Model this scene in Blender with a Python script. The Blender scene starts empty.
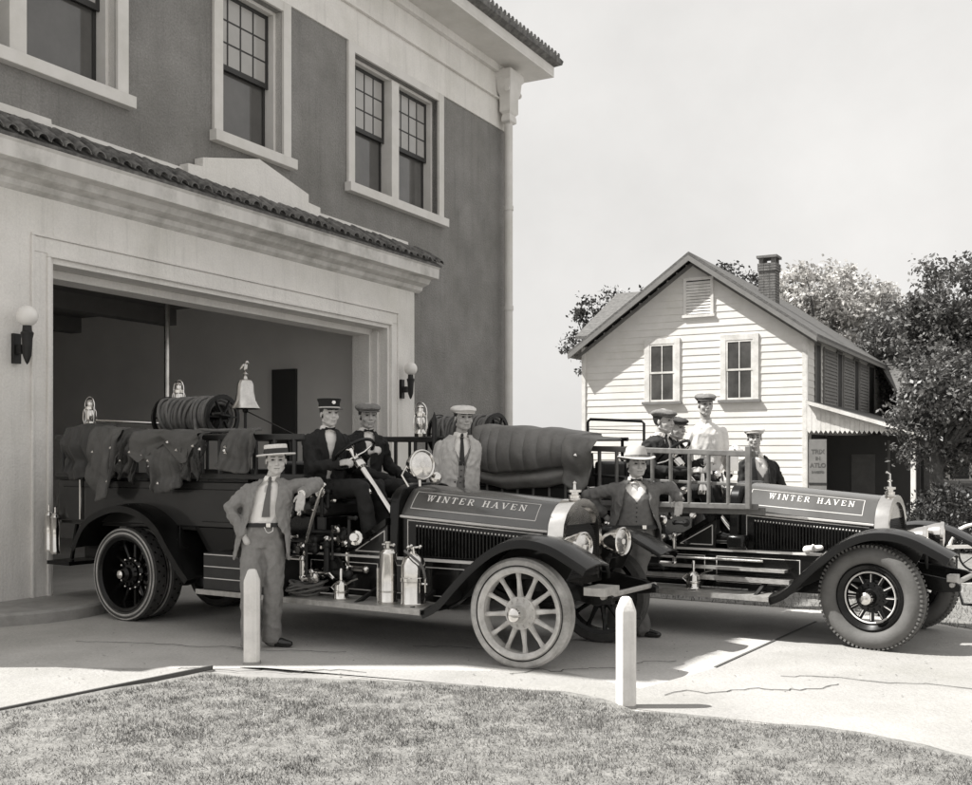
import bpy, math, random
import numpy as np
from mathutils import Vector, Matrix, noise, Euler
random.seed(7); rng = np.random.default_rng(11)
SC = bpy.context.scene; COL = SC.collection
PI = math.pi; R = math.radians
FOC = 1070.0; EYE = 1.65

# ---------------------------------------------------------------- materials
MATS = {}
def mat(name, v, rough=0.7, metal=0.0, var=0.12, scale=4.0, bump=0.0, bscale=60.0, spec=0.5,
        coat=0.0, dirt=0.0, emis=None, streak=False, speck=0.0, run=0.0, coatr=.07):
    if name in MATS: return MATS[name]
    m = bpy.data.materials.new(name); m.use_nodes = True
    nt = m.node_tree; N = nt.nodes; Lk = nt.links; b = N['Principled BSDF']
    tc = N.new('ShaderNodeTexCoord')
    src = tc.outputs['Object']
    if streak:
        mp = N.new('ShaderNodeMapping'); mp.inputs['Scale'].default_value = (1, 1, 0.12)
        Lk.new(src, mp.inputs['Vector']); src = mp.outputs['Vector']
    n1 = N.new('ShaderNodeTexNoise'); n1.inputs['Scale'].default_value = scale; n1.inputs['Detail'].default_value = 6
    n1.inputs['Roughness'].default_value = 0.62
    Lk.new(src, n1.inputs['Vector'])
    cr = N.new('ShaderNodeValToRGB')
    lo = v*(1-var); hi = min(1, v*(1+var))
    tint = (1.0, 0.974, 0.938)
    cr.color_ramp.elements[0].position = 0.3; cr.color_ramp.elements[1].position = 0.7
    cr.color_ramp.elements[0].color = (lo*tint[0], lo*tint[1], lo*tint[2], 1)
    cr.color_ramp.elements[1].color = (hi*tint[0], hi*tint[1], hi*tint[2], 1)
    Lk.new(n1.outputs['Fac'], cr.inputs['Fac'])
    colout = cr.outputs['Color']
    if dirt > 0:
        n3 = N.new('ShaderNodeTexNoise'); n3.inputs['Scale'].default_value = scale*0.35; n3.inputs['Detail'].default_value = 9
        n3.inputs['Roughness'].default_value = 0.7
        Lk.new(tc.outputs['Object'], n3.inputs['Vector'])
        c3 = N.new('ShaderNodeValToRGB'); c3.color_ramp.elements[0].position = 0.45; c3.color_ramp.elements[1].position = 0.68
        c3.color_ramp.elements[0].color = (1, 1, 1, 1); k = 1-dirt; c3.color_ramp.elements[1].color = (k, k, k*0.97, 1)
        Lk.new(n3.outputs['Fac'], c3.inputs['Fac'])
        mx = N.new('ShaderNodeMixRGB'); mx.blend_type = 'MULTIPLY'; mx.inputs['Fac'].default_value = 1
        Lk.new(colout, mx.inputs['Color1']); Lk.new(c3.outputs['Color'], mx.inputs['Color2']); colout = mx.outputs['Color']
    for amt, scl, mpz, lo_, hi_ in ((speck, 38, 1, .3, .7), (run, 5.5, .07, .52, .72)):
        if amt <= 0: continue
        mp2 = N.new('ShaderNodeMapping'); mp2.inputs['Scale'].default_value = (1,1,mpz); Lk.new(tc.outputs['Object'], mp2.inputs['Vector'])
        n4 = N.new('ShaderNodeTexNoise'); n4.inputs['Scale'].default_value = scl; n4.inputs['Detail'].default_value = 5; n4.inputs['Roughness'].default_value = .8
        Lk.new(mp2.outputs['Vector'], n4.inputs['Vector']); r4 = N.new('ShaderNodeMapRange'); r4.inputs['From Min'].default_value = lo_; r4.inputs['From Max'].default_value = hi_
        r4.inputs['To Min'].default_value = 1+(amt*.5 if mpz == 1 else 0); r4.inputs['To Max'].default_value = 1-amt; Lk.new(n4.outputs['Fac'], r4.inputs['Value'])
        m4 = N.new('ShaderNodeMixRGB'); m4.blend_type = 'MULTIPLY'; m4.inputs['Fac'].default_value = 1; Lk.new(colout, m4.inputs['Color1']); Lk.new(r4.outputs['Result'], m4.inputs['Color2']); colout = m4.outputs['Color']
    Lk.new(colout, b.inputs['Base Color'])
    rr = N.new('ShaderNodeMapRange'); rr.inputs['To Min'].default_value = max(0.02, rough*0.8); rr.inputs['To Max'].default_value = min(1, rough*1.25)
    Lk.new(n1.outputs['Fac'], rr.inputs['Value']); Lk.new(rr.outputs['Result'], b.inputs['Roughness'])
    b.inputs['Metallic'].default_value = metal
    b.inputs['Specular IOR Level'].default_value = spec
    if coat: b.inputs['Coat Weight'].default_value = coat; b.inputs['Coat Roughness'].default_value = coatr
    if bump > 0:
        n2 = N.new('ShaderNodeTexNoise'); n2.inputs['Scale'].default_value = bscale; n2.inputs['Detail'].default_value = 5
        Lk.new(tc.outputs['Object'], n2.inputs['Vector'])
        bp = N.new('ShaderNodeBump'); bp.inputs['Strength'].default_value = bump; bp.inputs['Distance'].default_value = 0.02
        Lk.new(n2.outputs['Fac'], bp.inputs['Height']); Lk.new(bp.outputs['Normal'], b.inputs['Normal'])
    if emis:
        b.inputs['Emission Color'].default_value = (1, 0.98, 0.94, 1); b.inputs['Emission Strength'].default_value = emis
    MATS[name] = m
    return m

def mat_leaf(name, v, var=0.45, trans=0.25):
    m = mat(name, v, rough=0.45, var=var, scale=1.3, spec=0.6)
    nt = m.node_tree; N = nt.nodes; Lk = nt.links; b = N['Principled BSDF']
    cr = [n for n in N if n.type == 'VALTORGB'][0]
    g = N.new('ShaderNodeNewGeometry')
    mx = N.new('ShaderNodeMixRGB'); mx.blend_type = 'MULTIPLY'; mx.inputs['Fac'].default_value = 1
    r2 = N.new('ShaderNodeMapRange'); r2.inputs['To Min'].default_value = 0.55; r2.inputs['To Max'].default_value = 1.5
    Lk.new(g.outputs['Random Per Island'], r2.inputs['Value'])
    Lk.new(cr.outputs['Color'], mx.inputs['Color1']); Lk.new(r2.outputs['Result'], mx.inputs['Color2'])
    Lk.new(mx.outputs['Color'], b.inputs['Base Color'])
    if trans:
        t = N.new('ShaderNodeBsdfTranslucent'); Lk.new(mx.outputs['Color'], t.inputs['Color'])
        s = N.new('ShaderNodeMixShader'); s.inputs['Fac'].default_value = trans
        out = [n for n in N if n.type == 'OUTPUT_MATERIAL'][0]
        Lk.new(b.outputs['BSDF'], s.inputs[1]); Lk.new(t.outputs['BSDF'], s.inputs[2]); Lk.new(s.outputs['Shader'], out.inputs['Surface'])
    return m

# ---------------------------------------------------------------- mesh builder
class MB:
    def __init__(s): s.v = []; s.f = []
    def add(s, vs, fs):
        o = len(s.v); s.v += [tuple(p) for p in vs]; s.f += [tuple(i+o for i in f) for f in fs]; return s
    def box(s, x0, x1, y0, y1, z0, z1):
        return s.add([(x0,y0,z0),(x1,y0,z0),(x1,y1,z0),(x0,y1,z0),(x0,y0,z1),(x1,y0,z1),(x1,y1,z1),(x0,y1,z1)],
                     [(3,2,1,0),(4,5,6,7),(0,1,5,4),(1,2,6,5),(2,3,7,6),(3,0,4,7)])
    def hexa(s, p):
        return s.add(p, [(3,2,1,0),(4,5,6,7),(0,1,5,4),(1,2,6,5),(2,3,7,6),(3,0,4,7)])
    def frame(s, a):
        a = Vector(a).normalized(); u = a.cross(Vector((0,0,1)))
        if u.length < 1e-3: u = a.cross(Vector((1,0,0)))
        u.normalize(); return a, u, a.cross(u)
    def cyl(s, p0, p1, r0, r1=None, n=14, cap=True):
        if r1 is None: r1 = r0
        p0 = Vector(p0); p1 = Vector(p1); a, u, w = s.frame(p1-p0)
        vs = []
        for p, r in ((p0,r0),(p1,r1)):
            for i in range(n):
                t = 2*PI*i/n; vs.append(p + u*math.cos(t)*r + w*math.sin(t)*r)
        fs = [(i, (i+1) % n, n+(i+1) % n, n+i) for i in range(n)]
        if cap: fs += [tuple(range(n-1,-1,-1)), tuple(range(n,2*n))]
        return s.add(vs, fs)
    def bar(s, p0, p1, w, h, up=(0,0,1)):
        p0 = Vector(p0); p1 = Vector(p1); a = (p1-p0).normalized(); u = a.cross(Vector(up))
        if u.length < 1e-3: u = a.cross(Vector((1,0,0)))
        u.normalize(); k = u.cross(a); vs = []
        for p in (p0,p1):
            for sx, sy in ((-1,-1),(1,-1),(1,1),(-1,1)): vs.append(p+u*sx*w/2+k*sy*h/2)
        return s.add(vs, [(3,2,1,0),(4,5,6,7),(0,1,5,4),(1,2,6,5),(2,3,7,6),(3,0,4,7)])
    def tube(s, pts, r, n=8, closed=False):
        P = [Vector(p) for p in pts]; m = len(P); rs = r if hasattr(r,'__len__') else [r]*m
        vs = []; pu = None
        for i in range(m):
            if closed: a = P[(i+1) % m]-P[i-1]
            else: a = P[min(i+1,m-1)]-P[max(i-1,0)]
            a.normalize()
            if pu is None: _, u, _w = s.frame(a)
            else:
                u = pu - a*pu.dot(a)
                if u.length < 1e-4: _, u, _w = s.frame(a)
                u.normalize()
            pu = u; w = a.cross(u)
            for k in range(n):
                t = 2*PI*k/n; vs.append(P[i]+u*math.cos(t)*rs[i]+w*math.sin(t)*rs[i])
        fs = []
        for i in range(m if closed else m-1):
            j = (i+1) % m
            for k in range(n): fs.append((i*n+k, i*n+(k+1) % n, j*n+(k+1) % n, j*n+k))
        if not closed: fs += [tuple(range(n-1,-1,-1)), tuple(range((m-1)*n, m*n))]
        return s.add(vs, fs)
    def lathe(s, prof, o=(0,0,0), axis=(0,0,1), n=24, closed=False):
        o = Vector(o); a, u, w = s.frame(axis); vs = []
        for r, z in prof:
            for k in range(n):
                t = 2*PI*k/n; vs.append(o+a*z+u*math.cos(t)*r+w*math.sin(t)*r)
        fs = []; m = len(prof)
        for i in range(m if closed else m-1):
            j = (i+1) % m
            for k in range(n): fs.append((i*n+k, i*n+(k+1) % n, j*n+(k+1) % n, j*n+k))
        if not closed:
            fs += [tuple(range(n-1,-1,-1)), tuple(range((m-1)*n, m*n))]
        return s.add(vs, fs)
    def prism(s, poly, fn, a, b):
        n = len(poly); vs = [fn(p[0],p[1],a) for p in poly]+[fn(p[0],p[1],b) for p in poly]
        fs = [tuple(range(n-1,-1,-1)), tuple(range(n,2*n))]+[(i,(i+1) % n,n+(i+1) % n,n+i) for i in range(n)]
        return s.add(vs, fs)
    def loft(s, rings, cap=True, closed=True):
        n = len(rings[0]); vs = [p for r in rings for p in r]; fs = []
        for i in range(len(rings)-1):
            for k in range(n if closed else n-1): fs.append((i*n+k, i*n+(k+1) % n, (i+1)*n+(k+1) % n, (i+1)*n+k))
        if cap: fs += [tuple(range(n-1,-1,-1)), tuple(range((len(rings)-1)*n, len(rings)*n))]
        return s.add(vs, fs)
    def ell(s, c, r, M=None, nu=14, nv=9):
        c = Vector(c); vs = []
        r = (r,r,r) if not hasattr(r,'__len__') else r
        for i in range(1,nv):
            ph = PI*i/nv
            for k in range(nu):
                t = 2*PI*k/nu; p = Vector((r[0]*math.sin(ph)*math.cos(t), r[1]*math.sin(ph)*math.sin(t), r[2]*math.cos(ph)))
                vs.append(c+(M@p if M else p))
        top = Vector((0,0,r[2])); bot = Vector((0,0,-r[2]))
        vs += [c+(M@top if M else top), c+(M@bot if M else bot)]
        T = (nv-1)*nu; fs = []
        for i in range(nv-2):
            for k in range(nu): fs.append((i*nu+k, (i+1)*nu+k, (i+1)*nu+(k+1) % nu, i*nu+(k+1) % nu))
        for k in range(nu): fs += [(T, k, (k+1) % nu), (T+1, (nv-2)*nu+(k+1) % nu, (nv-2)*nu+k)]
        return s.add(vs, fs)
    def cap(s, p0, p1, r0, r1=None, n=12):
        """capsule with tapering radius"""
        if r1 is None: r1 = r0
        p0 = Vector(p0); p1 = Vector(p1)
        d = p1-p0
        if d.length < 1e-5: return s.ell(p0, r0)
        a, u, w = s.frame(d); rings = []
        for k in (0.12, 0.5, 0.85): rings.append((p0 - a*r0*math.sqrt(max(0,1-k*k)), r0*k))
        rings += [(p0, r0), (p1, r1)]
        for k in (0.85, 0.5, 0.12): rings.append((p1 + a*r1*math.sqrt(max(0,1-k*k)), r1*k))
        vs = []
        for c, r in rings:
            for i in range(n):
                t = 2*PI*i/n; vs.append(c+u*math.cos(t)*r+w*math.sin(t)*r)
        m = len(rings)
        fs = [(i*n+k, i*n+(k+1) % n, (i+1)*n+(k+1) % n, (i+1)*n+k) for i in range(m-1) for k in range(n)]
        fs += [tuple(range(n-1,-1,-1)), tuple(range((m-1)*n, m*n))]
        return s.add(vs, fs)
    def grid(s, G):
        nr = len(G); nc = len(G[0])
        return s.add([p for r in G for p in r], [(i*nc+j, i*nc+j+1, (i+1)*nc+j+1, (i+1)*nc+j) for i in range(nr-1) for j in range(nc-1)])
    def mesh(s, name):
        me = bpy.data.meshes.new(name); me.from_pydata([tuple(p) for p in s.v], [], s.f); me.update(); return me
    def build(s, name, m, parent=None, bevel=0, smooth=35, solid=0, recalc=False, sub=0):
        me = s.mesh(name)
        if recalc:
            import bmesh
            bm = bmesh.new(); bm.from_mesh(me); bmesh.ops.recalc_face_normals(bm, faces=bm.faces); bm.to_mesh(me); bm.free()
        me.materials.append(m)
        if smooth: me.shade_smooth(); me.set_sharp_from_angle(angle=R(smooth))
        o = bpy.data.objects.new(name, me); COL.objects.link(o)
        if parent: o.parent = parent
        if solid:
            k = o.modifiers.new('solid','SOLIDIFY'); k.thickness = solid; k.offset = 0
        if sub:
            k = o.modifiers.new('sub','SUBSURF'); k.levels = k.render_levels = sub
        if bevel:
            k = o.modifiers.new('bevel','BEVEL'); k.width = bevel; k.segments = 2; k.limit_method = 'ANGLE'; k.angle_limit = R(50)
            k.harden_normals = False
        return o

def islands(v, f, eps=.003):
    par = list(range(len(v)))
    def find(i):
        while par[i] != i: par[i] = par[par[i]]; i = par[i]
        return i
    for q in f:
        a = find(q[0])
        for k in q[1:]: par[find(k)] = a
    G = {}
    for i in range(len(v)): G.setdefault(find(i), []).append(i)
    B = [[g, [min(v[i][k] for i in g)-eps for k in range(3)], [max(v[i][k] for i in g)+eps for k in range(3)]] for g in G.values()]
    ch = True
    while ch:
        ch = False
        for i in range(len(B)):
            for j in range(len(B)-1, i, -1):
                if all(B[i][1][k] <= B[j][2][k] and B[j][1][k] <= B[i][2][k] for k in range(3)):
                    B[i][0] = B[i][0]+B[j][0]; B[i][1] = [min(x,y) for x,y in zip(B[i][1],B[j][1])]; B[i][2] = [max(x,y) for x,y in zip(B[i][2],B[j][2])]; B.pop(j); ch = True
    return [b[0] for b in B]
def each(mb, name, m, parent=None, **kw):
    """one object for every separate piece in the builder"""
    mb.v = [tuple(p) for p in mb.v]; out = []
    for g in islands(mb.v, mb.f):
        ix = {i: k for k, i in enumerate(g)}; q = MB(); q.v = [mb.v[i] for i in g]; q.f = [tuple(ix[i] for i in f) for f in mb.f if f[0] in ix]; out.append(q.build(name, m, parent, **kw))
    return out
def tag(o, label=None, cat=None, group=None, kind=None):
    if label: o['label'] = label
    if cat: o['category'] = cat
    if group: o['group'] = group
    if kind: o['kind'] = kind
    return o
def thing(name, label, cat, loc=(0,0,0), rz=0, group=None):
    o = bpy.data.objects.new(name, None); COL.objects.link(o); o.location = loc; o.rotation_euler = (0,0,rz)
    o.empty_display_size = 0.2
    return tag(o, label, cat, group)
def wpt(px, py, Z): return Vector(((px-486)/FOC*Z, Z, EYE-(py-458)/FOC*Z))
def remesh(mb, voxel, smooth=4, wr=0.0, wscale=9.0, fac=0.5):
    """voxel union of everything in the builder -> one continuous mesh"""
    me = mb.mesh('tmp'); o = bpy.data.objects.new('tmp', me); COL.objects.link(o)
    k = o.modifiers.new('r','REMESH'); k.mode = 'VOXEL'; k.voxel_size = voxel; k.use_smooth_shade = True
    if smooth:
        k = o.modifiers.new('s','SMOOTH'); k.factor = fac; k.iterations = smooth
    dg = bpy.context.evaluated_depsgraph_get(); dg.update()
    out = bpy.data.meshes.new_from_object(o.evaluated_get(dg))
    bpy.data.objects.remove(o); bpy.data.meshes.remove(me)
    if wr:
        out.update()
        n = len(out.vertices); co = np.empty(n*3); out.vertices.foreach_get('co', co); co = co.reshape(-1,3)
        no = np.empty(n*3); out.vertex_normals.foreach_get('vector', no); no = no.reshape(-1,3)
        off = random.random()*50
        for i in range(n):
            p = co[i]
            q = Vector((p[0]*wscale+off, p[1]*wscale, p[2]*wscale*0.8))
            w = noise.turbulence_vector(q, 2, False)
            d = 1-abs(noise.noise(Vector((p[0]*wscale*1.3+off+w[0]*.6, p[1]*wscale*1.3+w[1]*.6, p[2]*wscale*.8-off))))*2.6
            d = d + 0.5*noise.noise(q*3)
            co[i] += no[i]*wr*(d-0.45)
        out.vertices.foreach_set('co', co.ravel()); out.update()
    for p in out.polygons: p.use_smooth = True
    return out
def link(name, me, m, parent=None):
    me.name = name; me.materials.clear(); me.materials.append(m)
    o = bpy.data.objects.new(name, me); COL.objects.link(o)
    if parent: o.parent = parent
    return o

# ---------------------------------------------------------------- lettering (slab serif capitals, strokes on a unit box)
GL = {
 'W': ([((.08,1),(.28,0),.16),((.28,0),(.5,.9),.09),((.5,.9),(.72,0),.16),((.72,0),(.92,1),.09)], [(.08,1),(.92,1),(.5,.95)], 1.15),
 'I': ([((.5,0),(.5,1),.26)], [(.5,0,.75),(.5,1,.75)], .55),
 'N': ([((.15,0),(.15,1),.1),((.15,1),(.85,0),.2),((.85,0),(.85,1),.1)], [(.15,0),(.15,1),(.85,1)], 1.0),
 'T': ([((.5,0),(.5,1),.2),((.05,.95),(.95,.95),.1),((.06,.95),(.06,.72),.07),((.94,.95),(.94,.72),.07)], [(.5,0)], .9),
 'E': ([((.22,0),(.22,1),.2),((.1,.95),(.9,.95),.1),((.1,.05),(.92,.05),.1),((.22,.5),(.65,.5),.1),((.9,.95),(.9,.74),.07),((.92,.05),(.92,.28),.07),((.66,.38),(.66,.62),.06)], [], .9),
 'R': ([((.22,0),(.22,1),.2),((.12,.95),(.7,.95),.1),((.12,.5),(.7,.5),.1),((.7,.95),(.84,.72),.16),((.84,.72),(.7,.5),.16),((.5,.5),(.88,.04),.18)], [(.22,0),(.9,.02,.22)], 1.0),
 'H': ([((.2,0),(.2,1),.2),((.8,0),(.8,1),.2),((.2,.5),(.8,.5),.1)], [(.2,0),(.2,1),(.8,0),(.8,1)], 1.05),
 'A': ([((.12,0),(.5,1),.09),((.5,1),(.85,0),.2),((.25,.33),(.72,.33),.09)], [(.1,0),(.87,0)], 1.05),
 'V': ([((.12,1),(.48,0),.2),((.48,0),(.86,1),.09)], [(.1,1),(.88,1)], 1.0),
}
def lettering(mb, text, fn, x0, x1, v0, v1, th=0.003, gap=0.16, lift=0.0015):
    """fn(x, v, h): x along, v up (metres), h height above the surface"""
    H = v1-v0; tot = sum((GL[c][2] if c != ' ' else .55)+gap for c in text)-gap
    k = (x1-x0)/tot; x = x0
    def stroke(ax, ay, bx, by, w):
        d = math.hypot(bx-ax, by-ay) or 1; nx, ny = -(by-ay)/d*w/2, (bx-ax)/d*w/2
        q = [(ax+nx,ay+ny),(ax-nx,ay-ny),(bx-nx,by-ny),(bx+nx,by+ny)]
        mb.hexa([fn(a,b,lift) for a,b in q]+[fn(a,b,lift+th) for a,b in q])
    for c in text:
        if c == ' ': x += (.55+gap)*k; continue
        st, se, wd = GL[c]; W = wd*k
        for (a, b, t) in st: stroke(x+a[0]*W, v0+a[1]*H, x+b[0]*W, v0+b[1]*H, t*k*0.9)
        for s in se:
            hw = (s[2] if len(s) > 2 else .34)*W/2; yy = v0+min(max(s[1], .045), .955)*H
            stroke(x+s[0]*W-hw, yy, x+s[0]*W+hw, yy, .09*H)
        x += W+gap*k
# ================================================================ materials used
M = dict(
 cream=mat('cream_stucco', .80, .85, var=.07, scale=1.2, bump=.4, bscale=40, dirt=.14, speck=.10, run=.14),
 stain=mat('stained_trim', .66, .7, var=.10, scale=5, dirt=.42, streak=True),
 trim=mat('painted_trim', .70, .6, var=.06, scale=2.5, dirt=.15),
 stucco=mat('grey_stucco', .27, .95, var=.16, scale=1.3, bump=1.0, bscale=30, dirt=.22, speck=.34, run=.22),
 tile=mat('roof_tile', .13, .6, var=.75, scale=9, bump=.2, bscale=30, dirt=.3),
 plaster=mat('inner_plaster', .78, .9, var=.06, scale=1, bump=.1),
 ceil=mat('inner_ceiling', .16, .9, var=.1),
 sash=mat('dark_sash', .025, .5),
 glass=mat('window_glass', .10, .06, var=.35, scale=.9, spec=.8),
 glass_up=mat('blind_glass', .40, .12, var=.12, scale=1.2, spec=.6),
 glass_h=mat('house_glass', .085, .08, var=.5, scale=1.5, spec=.7),
 siding=mat('white_siding', .74, .6, var=.05, scale=3, bump=.08, bscale=40, dirt=.08),
 white=mat('white_paint', .76, .6, var=.08, scale=6, dirt=.28, run=.12, bump=.15),
 shingle=mat('wood_shingle', .12, .9, var=.35, scale=9, bump=.6, bscale=25),
 brick=mat('chimney_brick', .15, .9, var=.4, scale=8, bump=.4, bscale=30),
 mortar=mat('mortar', .35, .95),
 paint=mat('fire_paint', .022, .3, var=.25, scale=3, coat=.5, dirt=.2, spec=.25),
 paint_sky=mat('hood_paint_sky_lit', .085, .25, var=.2, scale=2, coat=.6, dirt=.25, spec=.35),  # same red as the sides, lightened: sky sheen is put into the colour
 black=mat('black_enamel', .006, .25, var=.3, scale=5, coat=.22, spec=.2),
 iron=mat('dark_iron', .016, .5, metal=.2, var=.4, scale=9, bump=.1),
 line=mat('pinstripe', .62, .5, var=.1),
 letter=mat('letter_paint', .78, .4, var=.06, scale=9),
 nickel=mat('nickel_plate', .75, .13, metal=1, var=.1, scale=8),
 brass=mat('brass', .60, .22, metal=1, var=.15, scale=12, dirt=.2),
 glassl=mat('lamp_glass', .72, .12, metal=.85, var=.2, scale=14, spec=.8),
 rubber=mat('tyre_rubber', .11, .75, var=.2, scale=9, bump=.15, dirt=.2),
 rubber_d=mat('dark_tyre_rubber', .055, .8, var=.3, scale=14, bump=.3, dirt=.2),
 rubber_l=mat('light_tyre_rubber', .42, .8, var=.25, scale=10, bump=.3, dirt=.45),
 rubber_g=mat('grey_tyre_rubber', .115, .75, var=.15, scale=8, bump=.12, dirt=.3),
 spoke=mat('spoke_paint', .58, .4, var=.22, scale=9, dirt=.4),
 wood=mat('ladder_wood', .16, .5, var=.25, scale=12, dirt=.3),
 wood_d=mat('dark_ladder_wood', .022, .45, var=.3, scale=9),
 plate=mat('tread_plate', .45, .4, metal=.5, var=.2, scale=18, bump=.25, bscale=90, dirt=.2),
 leather=mat('seat_leather', .02, .4, var=.3, scale=10, bump=.2),
 coat=mat('rubber_coat', .045, .6, var=.3, scale=6, bump=.2, bscale=40, dirt=.2),
 coat2=mat('canvas_coat', .095, .75, var=.22, scale=6, bump=.25, bscale=60, dirt=.2),
 coat3=mat('faded_coat', .29, .7, var=.2, scale=6, bump=.2, bscale=60, dirt=.2),
 cover=mat('padded_leather', .17, .5, var=.25, scale=5, bump=.2, bscale=50, dirt=.25),
 hose=mat('rubber_hose', .13, .6, var=.25, scale=14, bump=.15),
 skin=mat('skin', .56, .55, var=.08, scale=14),
 skin_t=mat('tanned_skin', .42, .55, var=.1, scale=14),
 hair=mat('hair', .03, .6, var=.3, scale=30),
 eye=mat('eye_dark', .02, .3), lip=mat('lip', .16, .5), brow=mat('brow_hair', .06, .8),
 shirt=mat('white_shirt', .88, .85, var=.04, scale=8, bump=.1),
 cream_shirt=mat('soft_shirt', .66, .85, var=.06, scale=8, bump=.1),
 suit_g=mat('grey_suit', .24, .95, var=.12, scale=30, bump=.15, bscale=160),
 suit_l=mat('light_suit', .48, .95, var=.1, scale=30, bump=.15, bscale=160),
 suit_m=mat('brown_suit', .13, .95, var=.14, scale=30, bump=.15, bscale=160),
 suit_d=mat('dark_suit', .013, .9, var=.2, scale=20, bump=.1),
 tie_g=mat('grey_tie', .12, .7), tie_d=mat('dark_tie', .015, .6),
 straw=mat('straw', .78, .8, var=.12, scale=60, bump=.4, bscale=140),
 felt=mat('pale_felt', .45, .9, var=.08, scale=10),
 band=mat('hat_band', .03, .6), capg=mat('grey_cap', .17, .9, var=.3, scale=40), capw=mat('white_cap', .66, .9, var=.08, scale=20),
 capd=mat('dark_cap', .06, .9, var=.3, scale=40), shoe=mat('shoe_leather', .012, .25, coat=.3),
 concrete=mat('drive_concrete', .50, .9, var=.14, scale=.7, bump=.4, bscale=30, dirt=.30, speck=.18),  # drive concrete, lightened because its visible part lies in shade
 walk=mat('path_sunlit_concrete', .37, .9, var=.10, scale=1.1, bump=.4, bscale=40, dirt=.2, speck=.16),  # darkened copy of the drive concrete for its sunlit part; far path too
 dirtm=mat('sandy_ground', .30, .95, var=.2, scale=.8, bump=.5, bscale=14, dirt=.3),
 kerb=mat('kerb_concrete', .34, .9, var=.2, scale=3, bump=.4, bscale=30, dirt=.3),
 joint=mat('joint_tar', .10, .9), turf=mat('turf', .14, .95, var=.4, scale=2.2, bump=.8, bscale=40, dirt=.3),
 bark=mat('bark', .09, .95, var=.4, scale=14, bump=.8, bscale=20),
 globe=mat('opal_globe', .82, .25, var=.04), shade=mat('porch_dark', .05, .8), wingw=mat('wing_wall', .5, .8, var=.08, speck=.1), greyd=mat('dim_board', .10, .8, var=.2, scale=5), greyw=mat('grey_board', .20, .8, var=.15, scale=5),  # porch_dark holds the porch's shade as colour; the black bay door shares it
)
def m_blotch_ground():
    """worn lawn: pale straw patches among darker turf"""
    m = M['turf']; nt = m.node_tree; N = nt.nodes; Lk = nt.links; b = N['Principled BSDF']
    tc = N.new('ShaderNodeTexCoord'); n = N.new('ShaderNodeTexNoise'); n.inputs['Scale'].default_value = 9; n.inputs['Detail'].default_value = 8
    n.inputs['Roughness'].default_value = .75
    Lk.new(tc.outputs['Object'], n.inputs['Vector'])
    c = N.new('ShaderNodeValToRGB'); e = c.color_ramp.elements
    e[0].position = .36; e[0].color = (.13,.127,.12,1); e[1].position = .64; e[1].color = (.27,.264,.25,1)
    Lk.new(n.outputs['Fac'], c.inputs['Fac']); Lk.new(c.outputs['Color'], b.inputs['Base Color'])
m_blotch_ground()

# ================================================================ station (facade frame: u along the wall, w outward, z up)
FP = Vector((-4.86, 11.93, 0)); FD = Vector((.4728, .8812, 0)).normalized(); FN = Vector((FD.y, -FD.x, 0))
st_rz = math.atan2(FD.y, FD.x)
station = thing('fire_station', 'two storey stucco fire station with wide vehicle doorway, tiled cornices and corner downpipe', 'building', FP, st_rz)
# local coords: x=u, y=-w, z
def U(u, w, z): return (u, -w, z)
def ubox(mb, u0, u1, w0, w1, z0, z1): return mb.box(u0, u1, -w1, -w0, z0, z1)
OU0, OU1, OZ = 0.0, 6.72, 3.81           # doorway
TH = .62
UL, UR = -4.05, 11.12
wins = [(-1.86, 1.1, 2), (2.58, 4.19, 1), (5.62, 8.58, 2)]
WZ0, WZ1 = 6.0, 8.1
# upper wall with window holes (pieces)
mb = MB()
cuts = []
for a, b, n in wins: cuts.append((a+.17, b-.17))
us = [UL]
for a, b in cuts: us += [a, b]
us.append(UR)
for i in range(0, len(us), 2): ubox(mb, us[i], us[i+1], -TH, 0, 5.05, 8.25)
for a, b in cuts:
    ubox(mb, a, b, -TH, 0, 5.05, WZ0); ubox(mb, a, b, -TH, 0, WZ1, 8.25)
ubox(mb, 7.56, UR, -TH, 0, 0, 5.05)
mb.build('upper_wall', M['stucco'], station)
mb = MB(); ubox(mb, UR-TH, UR-.003, -14, -TH-.001, 0, 9.4); mb.build('side_wall', M['stucco'], station)
mb = MB(); 
for w0, w1, z0, z1 in ((-14,-TH-.001,0,1.1),(-14,-TH-.001,4.1,9.4),(-14,-3.4,1.1,4.1),(-1.2,-TH-.001,1.1,4.1)): ubox(mb, UL+.003, UL+.4, w0, w1, z0, z1)  # gap left in this unseen wall so daylight brightens the bay
mb.build('side_wall', M['stucco'], station)
for wa, wb in ((-3.4,-1.2),):  # unseen window, added to light the inner wall by the doorway
    mb = MB()
    for k in range(1,4): ubox(mb, UL+.1, UL+.14, wa+(wb-wa)*k/4-.015, wa+(wb-wa)*k/4+.015, 1.1, 4.1)
    for z in (2.1,3.1): ubox(mb, UL+.1, UL+.14, wa, wb, z-.015, z+.015)
    mb.build('added_side_window', M['sash'], station)
mb = MB(); ubox(mb, UL, UR, -14.1, -14.001, 0, 9.4); mb.build('rear_wall', M['stucco'], station)
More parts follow.
